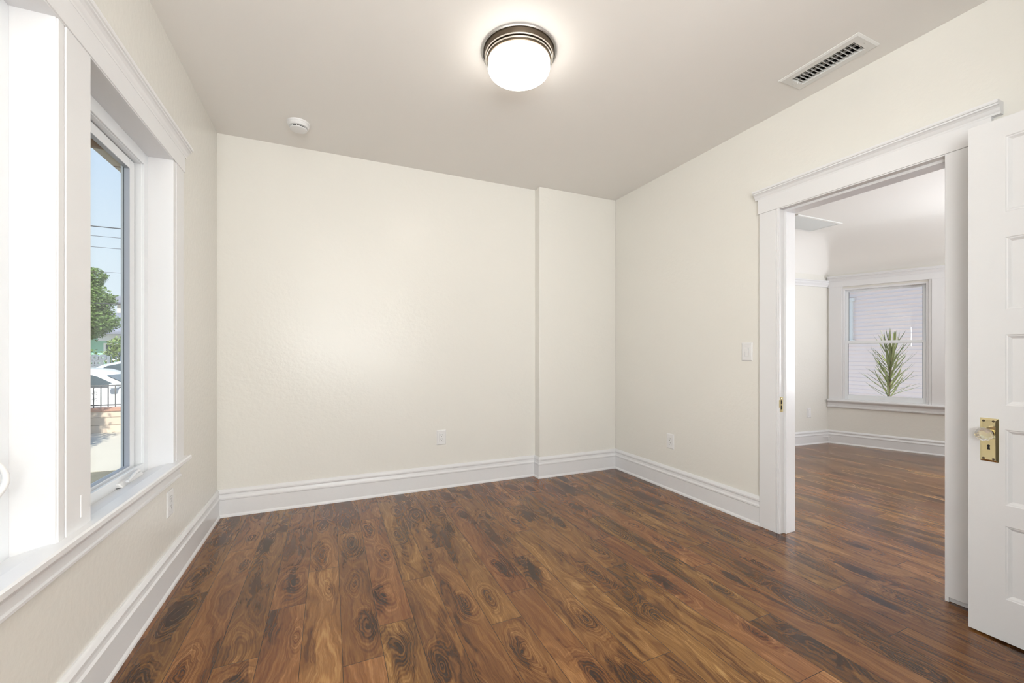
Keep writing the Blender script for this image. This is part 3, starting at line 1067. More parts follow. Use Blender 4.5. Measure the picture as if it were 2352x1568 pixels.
# baseboards of next room
BB2 = [(o, z * 0.86) for o, z in BB]
cE = CR + dW * 1.55
tag(swept('baseboard_next_room', [tuple(CR + dL * 3.1), tuple(CR), tuple(cE), (XE, YN)], BB2, M['trim'], side=-1), **st)
tag(swept('baseboard_next_room_west', [(X2, 3.30), (X2, 1.82)], BB2, M['trim'], side=1), **st)
# picture rail on the north wall
RL = [(0, 1.975), (0.012, 1.975), (0.014, 1.995), (0.022, 2.010), (0.026, 2.020), (0.020, 2.026), (0.020, 2.035), (0.030, 2.044), (0.030, 2.054), (0, 2.058)]
tag(swept('trim_12', [tuple(CR + dL * 3.1), tuple(CR + dL * 0.01)], RL, M['trim'], side=-1), **st)


def wbox(bl): return boxes_local(bl)


def local_boxes(name, bl, mat, bevel=0.002, parent=None):
    bm = bmesh.new()
    for b_ in bl: box(bm, *b_)
    bmesh.ops.transform(bm, matrix=MW, verts=bm.verts)
    o = link_raw(name, bm, mat, None, bevel)
    if parent is not None: child_world(o, parent)
    return o


# casing, head with crown across the bay
tag(local_boxes('trim_13', [(0.014, 0.140, -0.020, 0, 0.55, 1.970), (0.138, 0.151, -0.014, 0, 0.55, 1.970), (0.911, 0.932, -0.014, 0, 0.55, 1.970), (0.932, 1.45, -0.020, 0, 0.55, 1.970)], M['trim']), **st)
tag(local_boxes('trim_14', [(0.008, 1.545, -0.022, 0, 1.967, 2.045)], M['trim']), **st)
crown = [(o * 1.1, z * 1.15 + 2.040) for o, z in CRN]
tag(swept('trim_15', [tuple(CR + dW * 0.0), tuple(CR + dW * 1.55)], crown, M['trim'], side=-1), **st)
# sill nose + apron
SL = [(-0.06, 0.55), (0.0, 0.556), (0.052, 0.556), (0.056, 0.548), (0.054, 0.538), (0.044, 0.530), (0.030, 0.522), (0.020, 0.510), (0.018, 0.480), (0.026, 0.474), (0.026, 0.462), (0.016, 0.452), (0.0, 0.452), (0.0, 0.53), (-0.06, 0.53)]
tag(swept('trim_16', [tuple(CR + dW * 0.0), tuple(CR + dW * 1.55)], [p for p in SL if p[0] >= 0][:-1], M['trim'], side=-1), **st)
# double hung window
w3 = empty('window_3', (CR.x + dW.x * 0.53, CR.y + dW.y * 0.53, 0.55), kind='structure')
w3['label'] = 'white double hung sash window in the next room'
local_boxes('window_frame', [(0.151, 0.172, 0.0, 0.12, 0.560, 1.945), (0.890, 0.911, 0.0, 0.12, 0.560, 1.945), (0.172, 0.890, 0.0, 0.12, 1.925, 1.945), (0.151, 0.911, -0.01, 0.14, 0.540, 0.566)], M['trim'], parent=w3)


def sash(y0, y1, s0, s1, z0, z1, g):
    o = local_boxes('sash', [(s0, g[0], y0, y1, z0, z1), (g[1], s1, y0, y1, z0, z1), (g[0], g[1], y0, y1, z0, g[2]), (g[0], g[1], y0, y1, g[3], z1)], M['vinyl'], parent=w3)
    pn = local_boxes('pane', [(g[0] - 0.004, g[1] + 0.004, (y0 + y1) / 2 - 0.002, (y0 + y1) / 2 + 0.002, g[2] - 0.004, g[3] + 0.004)], M['pane'], 0)
    pn.parent = o
    pn.matrix_parent_inverse = o.matrix_parent_inverse.inverted() @ Matrix.Identity(4) if False else Matrix.Identity(4)
    gs = local_boxes('glazing_bead', [(g[0], g[0] + 0.003, y0 + 0.006, y1, g[2], g[3]), (g[1] - 0.003, g[1], y0 + 0.006, y1, g[2], g[3])], M['gasket'], 0)
    gs.parent = o
    return o


sash(0.055, 0.090, 0.172, 0.890, 1.255, 1.925, (0.205, 0.867, 1.287, 1.900))
lower = sash(0.015, 0.050, 0.172, 0.890, 0.566, 1.290, (0.201, 0.864, 0.624, 1.257))
lf = local_boxes('sash_lift', [(0.500, 0.545, 0.008, 0.016, 0.585, 0.600)], M['plastic'], 0.001)
lf.parent = lower
# plate in the next room
pp = plate_base('wall_plate', tuple(CR + dL * 0.337) + (0.392,), math.atan2(-dL.y, -dL.x), 'small white electrical plate low on the wall in the next room', 'electrical plate', 0.070, 0.120)
bm = bmesh.new()
box(bm, -0.0162, 0.0162, -0.0075, -0.002, -0.0335, 0.0335)
link_raw('receptacle', bm, M['plastic'], pp, bevel=0.001)
# thin cable stub poking from the baseboard corner
bm = bmesh.new()
cb = CR - nL * 0.022 + dL * 0.12
ce_ = CR + nIn * 0.05 + dW * 0.035
tube(bm, [(cb.x, cb.y, 0.084), (cb.x + 0.03, cb.y - 0.03, 0.088), (ce_.x - 0.02, ce_.y, 0.086), (ce_.x, ce_.y - 0.01, 0.074)], 0.0035, 6)
cbo = link('cable_stub', bm, M['plastic'], smooth=60)
tag(cbo, 'short white cable stub poking out of the baseboard corner next door', 'cable')
# return grille on the next room's ceiling
rg = empty('return_grille', (4.82, 2.89, HC2), 'large white square return air grille on the ceiling next door', 'air vent', rot=(0, 0, -0.02))
gx, gy = 0.375, 0.175
bm = bmesh.new()
for b_ in ((-gx, gx, -gy, -gy + 0.03), (-gx, gx, gy - 0.03, gy), (-gx, -gx + 0.03, -gy + 0.03, gy - 0.03), (gx - 0.03, gx, -gy + 0.03, gy - 0.03)):
    box(bm, *b_, -0.012, 0)
link_raw('grille_frame', bm, M['steel'], rg, bevel=0.003)
bm = bmesh.new()
box(bm, -gx + 0.02, gx - 0.02, -gy + 0.02, gy - 0.02, -0.0065, -0.001)
link_raw('filter_panel', bm, M['steel'], rg)
y = -gy + 0.034
while y < gy - 0.03:
    bm = bmesh.new()
    box(bm, -gx + 0.03, gx - 0.03, -0.0006, 0.0006, -0.0028, 0.0028)
    bmesh.ops.transform(bm, matrix=Matrix.Translation((0, y, -0.0088)) @ Matrix.Rotation(-0.5, 4, 'X'), verts=bm.verts)
    link_raw('louver', bm, M['steel'], rg)
    y += 0.0095

# ================================================================== OUTSIDE
M['soffit'] = simple('soffit_boards', srgb(190, 178, 156), 0.7, vary=0.12, vscale=9, bump=0.3, bscale=20)
M['rafter'] = simple('rafter_wood', srgb(128, 98, 68), 0.7, vary=0.15, vscale=12)
M['concrete'] = simple('concrete_drive', srgb(188, 182, 168), 0.85, vary=0.08, vscale=1.3, bump=0.3, bscale=60)
M['soil'] = simple('shaded_yard', srgb(112, 108, 92), 0.95, vary=0.2, vscale=4, bump=0.6, bscale=25, bdist=0.02)
M['asphalt'] = simple('asphalt', srgb(120, 118, 116), 0.9, vary=0.1, vscale=3, bump=0.4, bscale=90)
M['stucco'] = simple('house_stucco', srgb(205, 198, 186), 0.9, vary=0.05, bump=0.4, bscale=70)
M['cap'] = simple('wall_cap_brick', srgb(178, 138, 120), 0.85, vary=0.1, vscale=9, bump=0.4)
M['iron'] = simple('dark_iron', srgb(98, 98, 100), 0.5, metal=0.2)
M['carpaint'] = simple('white_car_paint', srgb(232, 234, 236), 0.18, vary=0.01)
M['carblue'] = simple('pale_blue_car_paint', srgb(196, 208, 222), 0.2, vary=0.01)
M['carglass'] = simple('tinted_car_glass', srgb(70, 82, 88), 0.08, vary=0.02)
M['tyre'] = simple('tyre_rubber', srgb(32, 32, 33), 0.85)
M['chrome'] = simple('chrome_trim', srgb(200, 202, 205), 0.15, metal=1)
M['white_ext'] = simple('white_masonry', srgb(238, 238, 236), 0.8, vary=0.03)
M['greenwall'] = simple('mint_house_wall', srgb(156, 206, 184), 0.85, vary=0.03)
M['greyroof'] = simple('grey_shingles', srgb(128, 132, 146), 0.9, vary=0.12, vscale=14, bump=0.5)
M['leaf'] = simple('tree_leaves', srgb(98, 126, 62), 0.6, vary=0.45, vscale=2.6)
M['leaf2'] = simple('shrub_leaves', srgb(110, 132, 66), 0.6, vary=0.45, vscale=3.0)
M['bark'] = simple('bark', srgb(108, 90, 72), 0.9, vary=0.2, vscale=12, bump=0.6, bscale=30, bdist=0.01)
M['palm'] = simple('palm_blades', srgb(122, 130, 74), 0.45, vary=0.5, vscale=7)
M['palmstem'] = simple('palm_stem', srgb(92, 84, 56), 0.8, vary=0.2, vscale=30)
M['siding'] = simple('lap_siding', srgb(252, 238, 234), 0.7, vary=0.02)
M['wire'] = simple('wire_black', srgb(60, 62, 66), 0.7)
M['picket'] = simple('pale_fence_paint', srgb(150, 168, 190), 0.6)


def block_mat():
    m, n, b, out = new_mat('concrete_blocks')
    tcn = N(n, 'ShaderNodeTexCoord')
    mp = N(n, 'ShaderNodeMapping')
    mp.inputs['Rotation'].default_value = (PI / 2, 0, 0)
    n.links.new(tcn.outputs['Object'], mp.inputs[0])
    br = N(n, 'ShaderNodeTexBrick')
    br.inputs['Color1'].default_value = srgb(208, 190, 172)
    br.inputs['Color2'].default_value = srgb(202, 184, 166)
    br.inputs['Mortar'].default_value = srgb(150, 136, 120)
    br.inputs['Scale'].default_value = 1.0
    br.inputs['Brick Width'].default_value = 2.4
    br.inputs['Row Height'].default_value = 0.16
    br.inputs['Mortar Size'].default_value = 0.008
    n.links.new(mp.outputs[0], br.inputs['Vector'])
    n.links.new(br.outputs['Color'], b.inputs['Base Color'])
    b.inputs['Roughness'].default_value = 0.9
    return m


M['block'] = block_mat()

GZ, SZ = -0.50, -0.66
bm = bmesh.new()
box(bm, -30, 30, -20, 7.55, GZ - 0.3, GZ)
tag(link('ground_yard', bm, M['soil']), **st)
bm = bmesh.new()
box(bm, -30, 30, 7.55, 11.5, GZ - 0.3, GZ + 0.005)
tag(link('ground_driveway', bm, M['concrete']), **st)
bm = bmesh.new()
box(bm, XE + 0.3, 9.3, -20, 7.55, GZ - 0.3, GZ + 0.02)
tag(link('ground_bounce_strip', bm, M['white_ext']), **st)  # pale unseen strip added to bounce light onto the siding
bm = bmesh.new()
box(bm, -60, 60, 11.5, 90, SZ - 0.3, SZ)
tag(link('ground_street', bm, M['asphalt']), **st)
bm = bmesh.new()
box(bm, -60, 60, 19.5, 90, SZ - 0.2, SZ + 0.12)
tag(link('ground_far_sidewalk', bm, M['concrete']), **st)
# own house: roof with overhang, rafters
bm = bmesh.new()
box(bm, -1.400, XE + 0.45, -6.4, 4.12, HC + 0.14, HC + 0.36)  # unseen rear overhang lengthened to keep sun off the rear opening
tag(link('roof', bm, M['stucco']), **st)
rf = bmesh.new()
box(rf, -1.400, XL - WT, -2.0, 4.12, 2.452, 2.475)
box(rf, -1.400, -1.372, -2.0, 4.12, 2.475, HC + 0.14)
box(rf, -1.375, XL - WT, 4.09, 4.12, 2.475, HC + 0.14)
so_ = link_raw('roof_soffit', rf, M['soffit'])
tag(so_, **st)
bm = bmesh.new()
for y in (2.4, 3.02, 3.40, 3.72):
    pass
box(bm, -1.395, XL - WT, 3.37, 3.40, 2.405, 2.452)
box(bm, -1.396, XL - WT, 3.80, 3.806, 2.447, 2.452)
box(bm, XL - WT - 0.045, XL - WT, -2.0, 4.09, 2.38, 2.452)
tag(link_raw('roof_rafter', bm, M['rafter']), **st)

# garden wall with iron fence
YW = 11.20
gw = empty('garden_wall', (-5, YW, GZ), 'low beige block garden wall with a reddish cap across the driveway', 'garden wall')
bm = bmesh.new()
box(bm, -12 + 5, 8 + 5, 0, 0.16, 0, 0.44)
link_raw('block_course', bm, M['block'], gw)
bm = bmesh.new()
box(bm, -12 + 5, 8 + 5, -0.02, 0.18, 0.44, 0.52)
link_raw('wall_cap', bm, M['cap'], gw, bevel=0.01)
fe = empty('iron_fence', (-4.2, YW + 0.08, GZ + 0.52), 'black iron picket fence with scrolls on the block garden wall', 'fence')
bm = bmesh.new()
box(bm, -6, 6, -0.012, 0.012, 0.44, 0.465)
link_raw('top_rail', bm, M['iron'], fe)
bm = bmesh.new()
box(bm, -6, 6, -0.012, 0.012, 0.035, 0.06)
link_raw('bottom_rail', bm, M['iron'], fe)
i = 0
px_ = -2.9
while px_ < 2.9:
    bm = bmesh.new()
    box(bm, px_ - 0.008, px_ + 0.008, -0.008, 0.008, 0.0, 0.44)
    link_raw('picket', bm, M['iron'], fe)
    px_ += 0.115
for sx in (-0.29,):
    for zc, sg in ((0.16, 1), (0.30, -1)):
        for mir in (-1, 1):
            bm = bmesh.new()
            pts = []
            for q in range(26):
                t = q / 25
                a_ = t * PI * 2.4
                r_ = 0.045 * (1 - 0.75 * t)
                pts.append((sx + mir * (0.012 + 0.045 - r_ * math.cos(a_)), 0, zc + sg * r_ * math.sin(a_)))
            tube(bm, pts, 0.004, 6)
            link('scroll', bm, M['iron'], fe)


# ---- cars
def build_car(name, loc, paint, label, scale=1.0, flip=1):
    c = empty(name, loc, label, 'car')
    Ln, Wd = 4.55, 1.76

    def outline(z_top=True):
        return None
    # body lower: side profile (x,z), x from rear(-) to front(+)
    low = [(-2.22, 0.32), (-2.27, 0.55), (-2.24, 0.86), (-2.05, 0.93), (-1.55, 0.97), (-0.6, 0.985), (0.35, 0.975), (0.98, 0.955), (1.6, 0.86), (2.05, 0.74), (2.24, 0.60), (2.27, 0.40), (2.18, 0.24), (-2.1, 0.24)]
    bm = bmesh.new()
    ws = [(-1, 0.86), (-0.97, 1.0)]
    sec = [(-Wd / 2, 0.0, 0.93), (-Wd / 2 + 0.05, 0.05, 1.0), (Wd / 2 - 0.05, 0.05, 1.0), (Wd / 2, 0.0, 0.93)]
    rings = []
    for y, dz, k_ in ((-Wd / 2, 0, 0.975), (-Wd / 2 + 0.06, 0, 1.0), (Wd / 2 - 0.06, 0, 1.0), (Wd / 2, 0, 0.975)):
        cz = 0.6
        rings.append([bm.verts.new((x * k_, y, cz + (z - cz) * (0.93 if k_ < 1 else 1.0))) for x, z in low])
    n_ = len(low)
    for r0, r1 in zip(rings[:-1], rings[1:]):
        for q in range(n_):
            bm.faces.new((r0[q], r0[(q + 1) % n_], r1[(q + 1) % n_], r1[q]))
    bm.faces.new(rings[0]); bm.faces.new(rings[-1])
    link('car_body', bm, paint, c, smooth=50, bevel=0.02)
    # greenhouse
    top = [(-1.75, 0.95), (-1.15, 1.30), (-0.75, 1.40), (-0.15, 1.43), (0.25, 1.39), (0.55, 1.28), (1.15, 0.95)]
    bm = bmesh.new()
    rings = []
    for y, sc in ((-Wd / 2 + 0.07, 0), (-Wd / 2 + 0.20, 1), (Wd / 2 - 0.20, 1), (Wd / 2 - 0.07, 0)):
        if sc:
            rings.append([bm.verts.new((x, y, z)) for x, z in top])
        else:
            rings.append([bm.verts.new((x * 1.0, y + (0.10 * (z - 0.95) / 0.48) * (1 if y < 0 else -1), z - 0.04 * (z - 0.95) / 0.48)) for x, z in top])
    for r0, r1 in zip(rings[:-1], rings[1:]):
        for q in range(len(top) - 1):
            bm.faces.new((r0[q], r0[q + 1], r1[q + 1], r1[q]))
    bm.faces.new(rings[0]); bm.faces.new(rings[-1])
    link('car_roof', bm, paint, c, smooth=50)
    # side windows
    for sy in (-1, 1):
        for pts in ([(-1.45, 1.00), (-1.02, 1.27), (-0.72, 1.34), (-0.46, 1.355), (-0.46, 1.00)], [(-0.40, 1.00), (-0.40, 1.355), (0.0, 1.36), (0.25, 1.33), (0.50, 1.24), (0.92, 1.00)]):
            bm = bmesh.new()
            V_ = []
            for x, z in pts:
                yy = (Wd / 2 - 0.07) - 0.10 * (z - 0.95) / 0.48 + 0.006
                V_.append(bm.verts.new((x, sy * yy, z)))
            f = bm.faces.new(V_)
            r = bmesh.ops.extrude_face_region(bm, geom=[f])
            for v in r['geom']:
                if isinstance(v, bmesh.types.BMVert): v.co.y -= sy * 0.01
            link('side_window', bm, M['carglass'], c)
        bm = bmesh.new()
        box(bm, -1.5, 1.0, sy * (Wd / 2 - 0.07) - 0.012, sy * (Wd / 2 - 0.07) + 0.012, 0.955, 0.995)
        link_raw('belt_trim', bm, M['iron'], c)
        bm = bmesh.new()
        box(bm, -2.0, 2.0, sy * Wd / 2 - 0.012, sy * Wd / 2 + 0.012, 0.50, 0.56)
        link_raw('side_moulding', bm, paint, c, bevel=0.008)
        for xx in (-0.62, 0.34):
            bm = bmesh.new()
            box(bm, xx - 0.09, xx + 0.09, sy * Wd / 2 - 0.03, sy * Wd / 2 + 0.03, 0.80, 0.83)
            link_raw('door_handle', bm, paint, c, bevel=0.008)
        bm = bmesh.new()
        box(bm, 0.80, 0.95, sy * (Wd / 2 + 0.06) - 0.09, sy * (Wd / 2 + 0.06) + 0.09, 0.96, 1.08)
        link_raw('mirror', bm, paint, c, bevel=0.03)
    # windscreen
    for pts in (((0.60, 1.262), (1.10, 0.985)), ((-1.20, 1.278), (-1.68, 0.998))):
        (xa, za), (xb, zb) = pts
        bm = bmesh.new()
        ya, yb2 = Wd / 2 - 0.27, Wd / 2 - 0.20
        of = 0.008 if xa > 0 else -0.008
        V_ = [bm.verts.new(p) for p in ((xa + of, -ya, za + 0.008), (xa + of, ya, za + 0.008), (xb + of, yb2, zb + 0.008), (xb + of, -yb2, zb + 0.008))]
        bm.faces.new(V_)
        link('windscreen', bm, M['carglass'], c)
    for wx_ in (-1.38, 1.42):
        for sy in (-1, 1):
            bm = bmesh.new()
            lathe(bm, [(0, -0.10), (0.30, -0.10), (0.33, -0.08), (0.33, 0.08), (0.30, 0.10), (0, 0.10)], seg=28)
            bmesh.ops.transform(bm, matrix=Matrix.Translation((wx_, sy * (Wd / 2 - 0.09), 0.33)) @ Matrix.Rotation(PI / 2, 4, 'X'), verts=bm.verts)
            wh = link('wheel', bm, M['tyre'], c, smooth=40)
            bm = bmesh.new()
            lathe(bm, [(0, -0.107), (0.20, -0.104), (0.21, -0.09), (0.21, 0.09), (0.20, 0.104), (0, 0.107)], seg=24)
            bmesh.ops.transform(bm, matrix=Matrix.Translation((wx_, sy * (Wd / 2 - 0.09), 0.33)) @ Matrix.Rotation(PI / 2, 4, 'X'), verts=bm.verts)
            h_ = link('hubcap', bm, M['chrome'], c, smooth=40)
            h_.parent = wh
    c.scale = (flip * scale, scale, scale)
    return c


build_car('parked_car', (-5.62, 13.9, SZ), M['carpaint'], 'white sedan parked on the street behind the iron fence')
build_car('parked_car', (-5.15, 17.6, SZ), M['carblue'], 'pale blue car parked across the street behind the white sedan', 1.12)

# ---- foliage


def foliage(bm, blobs, n_, size, seed=1, flat=0.6):
    rnd = random.Random(seed)
    tot = sum(b_[3] ** 2 for b_ in blobs)
    for bx, by, bz, br in blobs:
        for _ in range(int(n_ * br * br / tot)):
            u_ = rnd.uniform(-1, 1)
            th_ = rnd.uniform(0, 2 * PI)
            rr = br * (rnd.uniform(0.35, 1.0) ** 0.5) * rnd.uniform(0.92, 1.08)
            s_ = math.sqrt(1 - u_ * u_)
            p = Vector((bx + rr * s_ * math.cos(th_), by + rr * s_ * math.sin(th_), bz + rr * u_ * flat))
            a_ = Vector((rnd.gauss(0, 1), rnd.gauss(0, 1), rnd.gauss(0, 0.5))).normalized()
            b2 = a_.cross(Vector((rnd.gauss(0, 1), rnd.gauss(0, 1), rnd.gauss(0, 1)))).normalized()
            l_ = size * rnd.uniform(0.7, 1.3)
            w_ = l_ * 0.28
            mid = p + a_ * l_ * 0.5
            v = [bm.verts.new(q) for q in (p, mid + b2 * w_, p + a_ * l_, mid - b2 * w_)]
            bm.faces.new(v)


def tree(name, loc, blobs, label, n_=5000, size=0.12, seed=3, mat='leaf', th=2.2, tr_=0.13):
    t = empty(name, loc, label, 'tree')
    bm = bmesh.new()
    foliage(bm, blobs, n_, size, seed)
    me = bpy.data.meshes.new('foliage')
    bm.to_mesh(me); bm.free()
    me.materials.append(M[mat])
    o = bpy.data.objects.new('foliage', me)
    C.objects.link(o)
    o.parent = t
    bm = bmesh.new()
    tube(bm, [(0, 0, -0.05), (0.03, 0, th * 0.5), (0, 0.04, th)], tr_, 10, tr_ * 0.6)
    for b_ in blobs[:5]:
        tube(bm, [(0, 0.04, th * 0.9), ((b_[0]) * 0.5, b_[1] * 0.5, th + (b_[2] - th) * 0.4), (b_[0], b_[1], b_[2])], tr_ * 0.45, 7, 0.02)
    link('trunk', bm, M['bark'], t, smooth=60)
    return t


tree('street_tree', (-7.95, 17.0 + 2.2, SZ + 0.1), [(-0.4, 0, 3.2, 1.2), (0.25, 0, 2.85, 0.8), (0.1, 0, 3.6, 0.82), (0.08, 0.1, 4.42, 0.6), (-0.9, 0.2, 3.6, 1.1), (-0.15, 0.1, 2.62, 0.85), (0.15, 0, 4.0, 0.5)], 'bushy green street tree behind the parked cars', 34000, 0.085, 3)
tree('yard_tree', (-4.25, 7.75, GZ), [(0, 0, 3.05, 0.85), (0.35, -0.35, 2.8, 0.55), (-0.4, 0.45, 3.2, 0.7), (0.1, 0.3, 3.7, 0.5), (0.45, -1.5, 3.45, 0.62), (0.2, -0.8, 3.3, 0.6)], 'small yard tree beside the driveway left of the window view', 9000, 0.085, 5, tr_=0.07)


def shrub(loc, blobs, label, n_, seed, mat='leaf2'):
    t = empty('shrub', loc, label, 'shrub')
    bm = bmesh.new()
    foliage(bm, blobs, n_, 0.12, seed, 0.9)
    me = bpy.data.meshes.new('foliage')
    bm.to_mesh(me); bm.free()
    me.materials.append(M[mat])
    o = bpy.data.objects.new('foliage', me)
    C.objects.link(o)
    o.parent = t
    bm = bmesh.new()
    tube(bm, [(0, 0, -0.05), (0, 0, 1.2)], 0.06, 8, 0.04)
    link('stem', bm, M['bark'], t)


shrub((-10.1, 24.2, SZ + 0.1), [(0, 0, 1.3, 0.8), (-0.5, 0, 1.25, 0.75), (-0.9, 0, 1.3, 0.8)], 'dark clipped hedge behind the pierced white fence', 3000, 8, 'leaf')
shrub((-8.3, 23.6, SZ + 0.1), [(0, 0, 1.5, 0.7), (0.5, 0.1, 1.9, 0.55), (-0.2, 0, 2.1, 0.35), (0.7, 0, 1.2, 0.6)], 'yellow green shrub beside the mint house', 3000, 9, 'leaf2')

# pierced block fence + pale picket fence across the street
pf = bmesh.new()
FY_ = 22.0


def ring_xz(bm, cx, cz, r0, r1, d, seg=12):
    vs = []
    for k in range(seg):
        a_ = 2 * PI * k / seg
        for r_ in (r0, r1):
            for y in (0, d):
                vs.append(bm.verts.new((cx + r_ * math.cos(a_), y, cz + r_ * math.sin(a_))))
    for k in range(seg):
        i0, j0 = 4 * k, 4 * ((k + 1) % seg)
        for a_, b_ in ((0, 1), (1, 3), (3, 2), (2, 0)):
            bm.faces.new((vs[i0 + a_], vs[i0 + b_], vs[j0 + b_], vs[j0 + a_]))


x = -4.0
while x < 0.02:
    for r_i, z in enumerate((0.20, 0.44, 0.68, 1.10, 1.32, 1.54)):
        ring_xz(pf, x + (0.11 if r_i % 2 else 0), z, 0.045, 0.13, 0.12)
    x += 0.23
box(pf, -4.1, 0.22, 0.0, 0.12, 0.0, 0.06)
box(pf, -4.1, 0.22, 0.02, 0.10, 0.80, 0.98)
for px_ in (-4.1, 0.20):
    box(pf, px_ - 0.03, px_ + 0.03, 0.0, 0.12, 0.0, 1.62)
pfo = link_raw('breeze_block_fence', pf, M['white_ext'])
pfo.location = (-8.45, FY_, SZ + 0.10)
tag(pfo, 'white pierced ring block fence across the street', 'fence')
pk = empty('picket_fence', (-8.2, FY_ + 0.05, SZ + 0.10), 'pale blue metal picket fence beside the pierced white fence', 'fence')
for z in (0.25, 1.28):
    bm = bmesh.new()
    box(bm, 0, 3.4, -0.02, 0.02, z, z + 0.04)
    link_raw('rail', bm, M['picket'], pk)
for i in range(24):
    bm = bmesh.new()
    box(bm, 0.05 + i * 0.14 - 0.012, 0.05 + i * 0.14 + 0.012, -0.012, 0.012, 0, 1.60)
    link_raw('picket', bm, M['picket'], pk)

# mint house
hs = empty('mint_house', (-10, 28, SZ + 0.1), 'mint green bungalow with grey roof across the street', 'house')
bm = bmesh.new()
box(bm, -4.5, 4.5, 0, 6, 0, 2.75)
link_raw('house_wall', bm, M['greenwall'], hs)
bm = bmesh.new()
box(bm, 4.5 - 5.2, 4.6, -0.5, 0.0, 2.35, 2.75)
link_raw('porch_beam', bm, M['white_ext'], hs)
bm = bmesh.new()
A = [bm.verts.new(p) for p in ((-5.0, -0.9, 2.70), (5.0, -0.9, 2.70), (5.0, 6.6, 2.70), (-5.0, 6.6, 2.70))]
B = [bm.verts.new(p) for p in ((-5.0, -0.9, 2.82), (5.0, -0.9, 2.82), (5.0, 6.6, 2.82), (-5.0, 6.6, 2.82))]
D = [bm.verts.new(p) for p in ((-3.2, 2.85, 4.05), (3.2, 2.85, 4.05))]
for q in range(4): bm.faces.new((A[q], A[(q + 1) % 4], B[(q + 1) % 4], B[q]))
bm.faces.new(A)
bm.faces.new((B[0], B[1], D[1], D[0])); bm.faces.new((B[1], B[2], D[1])); bm.faces.new((B[2], B[3], D[0], D[1])); bm.faces.new((B[3], B[0], D[0]))
link('house_roof', bm, M['greyroof'], hs)
for xw in (-2.6, -0.10, 2.4):
    bm = bmesh.new()
    rect_frame(bm, 'x', -0.06, 0.02, xw - 0.55, xw + 0.55, 1.35, 2.25, 0.08)
    bmesh.ops.transform(bm, matrix=Matrix(((0, 1, 0, 0), (1, 0, 0, 0), (0, 0, 1, 0), (0, 0, 0, 1))), verts=bm.verts)
    wf = link_raw('house_window', bm, M['white_ext'], hs)
    bm = bmesh.new()
    box(bm, xw - 0.5, xw + 0.5, -0.02, 0.0, 1.40, 2.20)
    p_ = link_raw('pane', bm, M['carglass'], hs)
    p_.parent = wf
    bm = bmesh.new()
    box(bm, xw - 0.02, xw + 0.02, -0.05, 0.0, 1.40, 2.20)
    p_ = link_raw('glazing_bar', bm, M['white_ext'], hs)
    p_.parent = wf
# tall pale building further away
bm = bmesh.new()
box(bm, -3, 3, 0, 5, 0, 5.6)
fb = empty('distant_house', (-12.2, 42, SZ + 0.1), 'pale grey two storey house in the distance behind the tree', 'house')
link_raw('house_wall', bm, M['stucco'], fb)
bm = bmesh.new()
for zz, a_ in ((5.6, 3.4), (6.2, 2.2)):
    box(bm, -a_, a_, -0.4, 5.4, zz, zz + 0.6)
link_raw('house_roof', bm, M['greyroof'], fb, bevel=0.1)

# power lines
WG = 'power lines over the street'
wl_ = [(4.46, 0.013, 'topmost thick power line crossing the sky in the side window'), (4.21, 0.006, 'thin power line just under the thick one'), (3.92, 0.006, 'thin power line third from the top'), (3.28, 0.005, 'faint power line passing above the street tree'), (2.45, 0.010, 'lowest power line just above the grey roof')]
for z, r_, lab in wl_:
    bm = bmesh.new()
    pts = []
    for k in range(17):
        t = k / 16
        pts.append((-17 + 29 * t, 14.3, z + 0.5 * (2 * t - 0.86) ** 2))
    tube(bm, pts, r_, 6)
    tag(link('power_line', bm, M['wire']), lab, 'power line', WG)
for x, lab in ((-17, 'wooden utility pole left of the side window view'), (12, 'wooden utility pole right of the side window view')):
    t = empty('utility_pole', (x, 14.6, SZ), lab, 'utility pole')
    bm = bmesh.new()
    tube(bm, [(0, 0, 0), (0, 0, 8)], 0.15, 12, 0.11)
    link('pole', bm, M['bark'], t, smooth=60)
    bm = bmesh.new()
    box(bm, -0.06, 0.06, -1.0, 1.0, 5.6, 5.75)
    link_raw('crossarm', bm, M['bark'], t)

# neighbour's house outside the next room
nb = empty('neighbour_house', (9.2, 3.0, GZ), 'pale pink lap sided house wall outside the next room window', 'house')
bm = bmesh.new()
E_ = 0.0735
z = 0.0
rows = 46
prev = None
y0_, y1_ = -9.0, 7.0
for i in range(rows):
    zb_ = i * E_
    a_ = [[bm.verts.new((xx, y0_, zb_ + dz)), bm.verts.new((xx, y1_, zb_ + dz))] for xx, dz in ((-0.024, 0.0), (-0.024, 0.006), (-0.014, 0.011), (-0.003, E_))]
    if prev:
        a_.insert(0, prev)
    for q in range(len(a_) - 1):
        bm.faces.new((a_[q][0], a_[q][1], a_[q + 1][1], a_[q + 1][0]))
    prev = a_[-1]
box(bm, 0.0, 0.3, y0_, y1_, 0, rows * E_)
link_raw('siding_wall', bm, M['siding'], nb)
bm = bmesh.new()
box(bm, -0.35, 4.5, y0_ - 0.4, y1_ + 0.4, rows * E_, rows * E_ + 0.15)
link_raw('eave', bm, M['white_ext'], nb)
bm = bmesh.new()
box(bm, -0.045, 0, 1.61, 1.72, 1.90, 2.64)
box(bm, -0.060, 0, 1.585, 2.62, 2.64, 2.70)
box(bm, -0.060, 0, 1.585, 2.62, 1.85, 1.90)
box(bm, -0.045, 0, 2.50, 2.60, 1.90, 2.64)
wf = link_raw('window_trim', bm, M['white_ext'], nb)
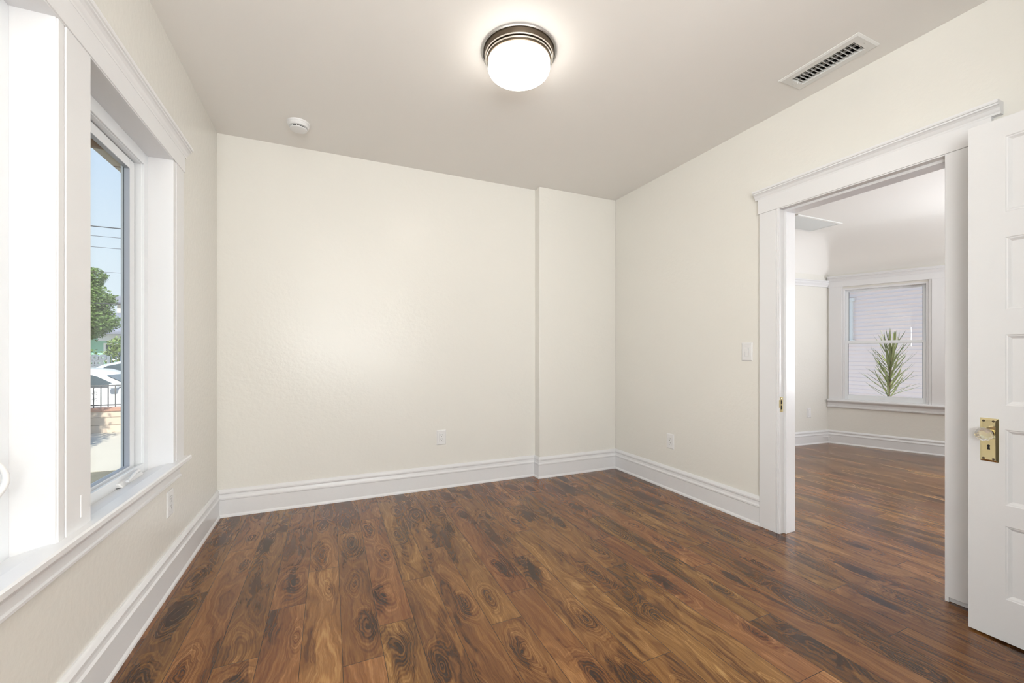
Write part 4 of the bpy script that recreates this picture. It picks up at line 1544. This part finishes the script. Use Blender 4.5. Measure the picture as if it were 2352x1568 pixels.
bm = bmesh.new()
box(bm, -0.025, 0, 1.72, 2.50, 1.90, 2.64)
p_ = link_raw('pane', bm, M['carglass'], nb)
p_.parent = wf

# palm like plant outside the next room's window
pp_ = empty('palm_plant', (7.3, 3.27, GZ), 'spiky palm plant growing outside the next room window', 'palm')
rnd = random.Random(11)
stem = []
for k in range(15):
    t = k / 14
    stem.append(Vector((0, 0.02 + (-0.10) * t, 1.72 * t)))
bm = bmesh.new()
tube(bm, stem, 0.022, 8, 0.014)
link('stem', bm, M['palmstem'], pp_, smooth=60)
bm = bmesh.new()
nlv = 100
for k in range(nlv):
    t = k / (nlv - 1)
    zt = 0.98 + 0.72 * t ** 0.9
    kk = zt / 1.72 * 14
    k0 = min(13, int(kk))
    base = stem[k0].lerp(stem[k0 + 1], kk - k0)
    az = k * 2.399 + rnd.uniform(-0.2, 0.2)
    el_ = math.radians(30 + 38 * t ** 2.2 + rnd.uniform(-10, 10))
    ln = (0.42 - 0.08 * t) * rnd.uniform(0.8, 1.15)
    out_ = Vector((math.cos(az), math.sin(az), 0))
    side = Vector((-math.sin(az), math.cos(az), 0))
    bend = rnd.uniform(0.05, 0.35)
    prev = None
    for q in range(7):
        s_ = q / 6
        e2 = el_ + bend * s_
        p = base + out_ * (math.cos(e2) * ln * s_) + Vector((0, 0, math.sin(e2) * ln * s_ - 0.02 * s_ * s_))
        w_ = 0.0088 * (math.sin(PI * min(1, s_ * 0.85 + 0.15)) ** 0.6 if s_ < 1 else 0.02) + 0.0005
        up = Vector((0, 0, 1)) * w_ * 0.5
        cur = [bm.verts.new(p - side * w_ + up), bm.verts.new(p), bm.verts.new(p + side * w_ + up)]
        if prev:
            bm.faces.new((prev[0], prev[1], cur[1], cur[0]))
            bm.faces.new((prev[1], prev[2], cur[2], cur[1]))
        prev = cur
me = bpy.data.meshes.new('leaves')
bm.to_mesh(me); bm.free()
me.materials.append(M['palm'])
o = bpy.data.objects.new('leaves', me)
C.objects.link(o)
o.parent = pp_
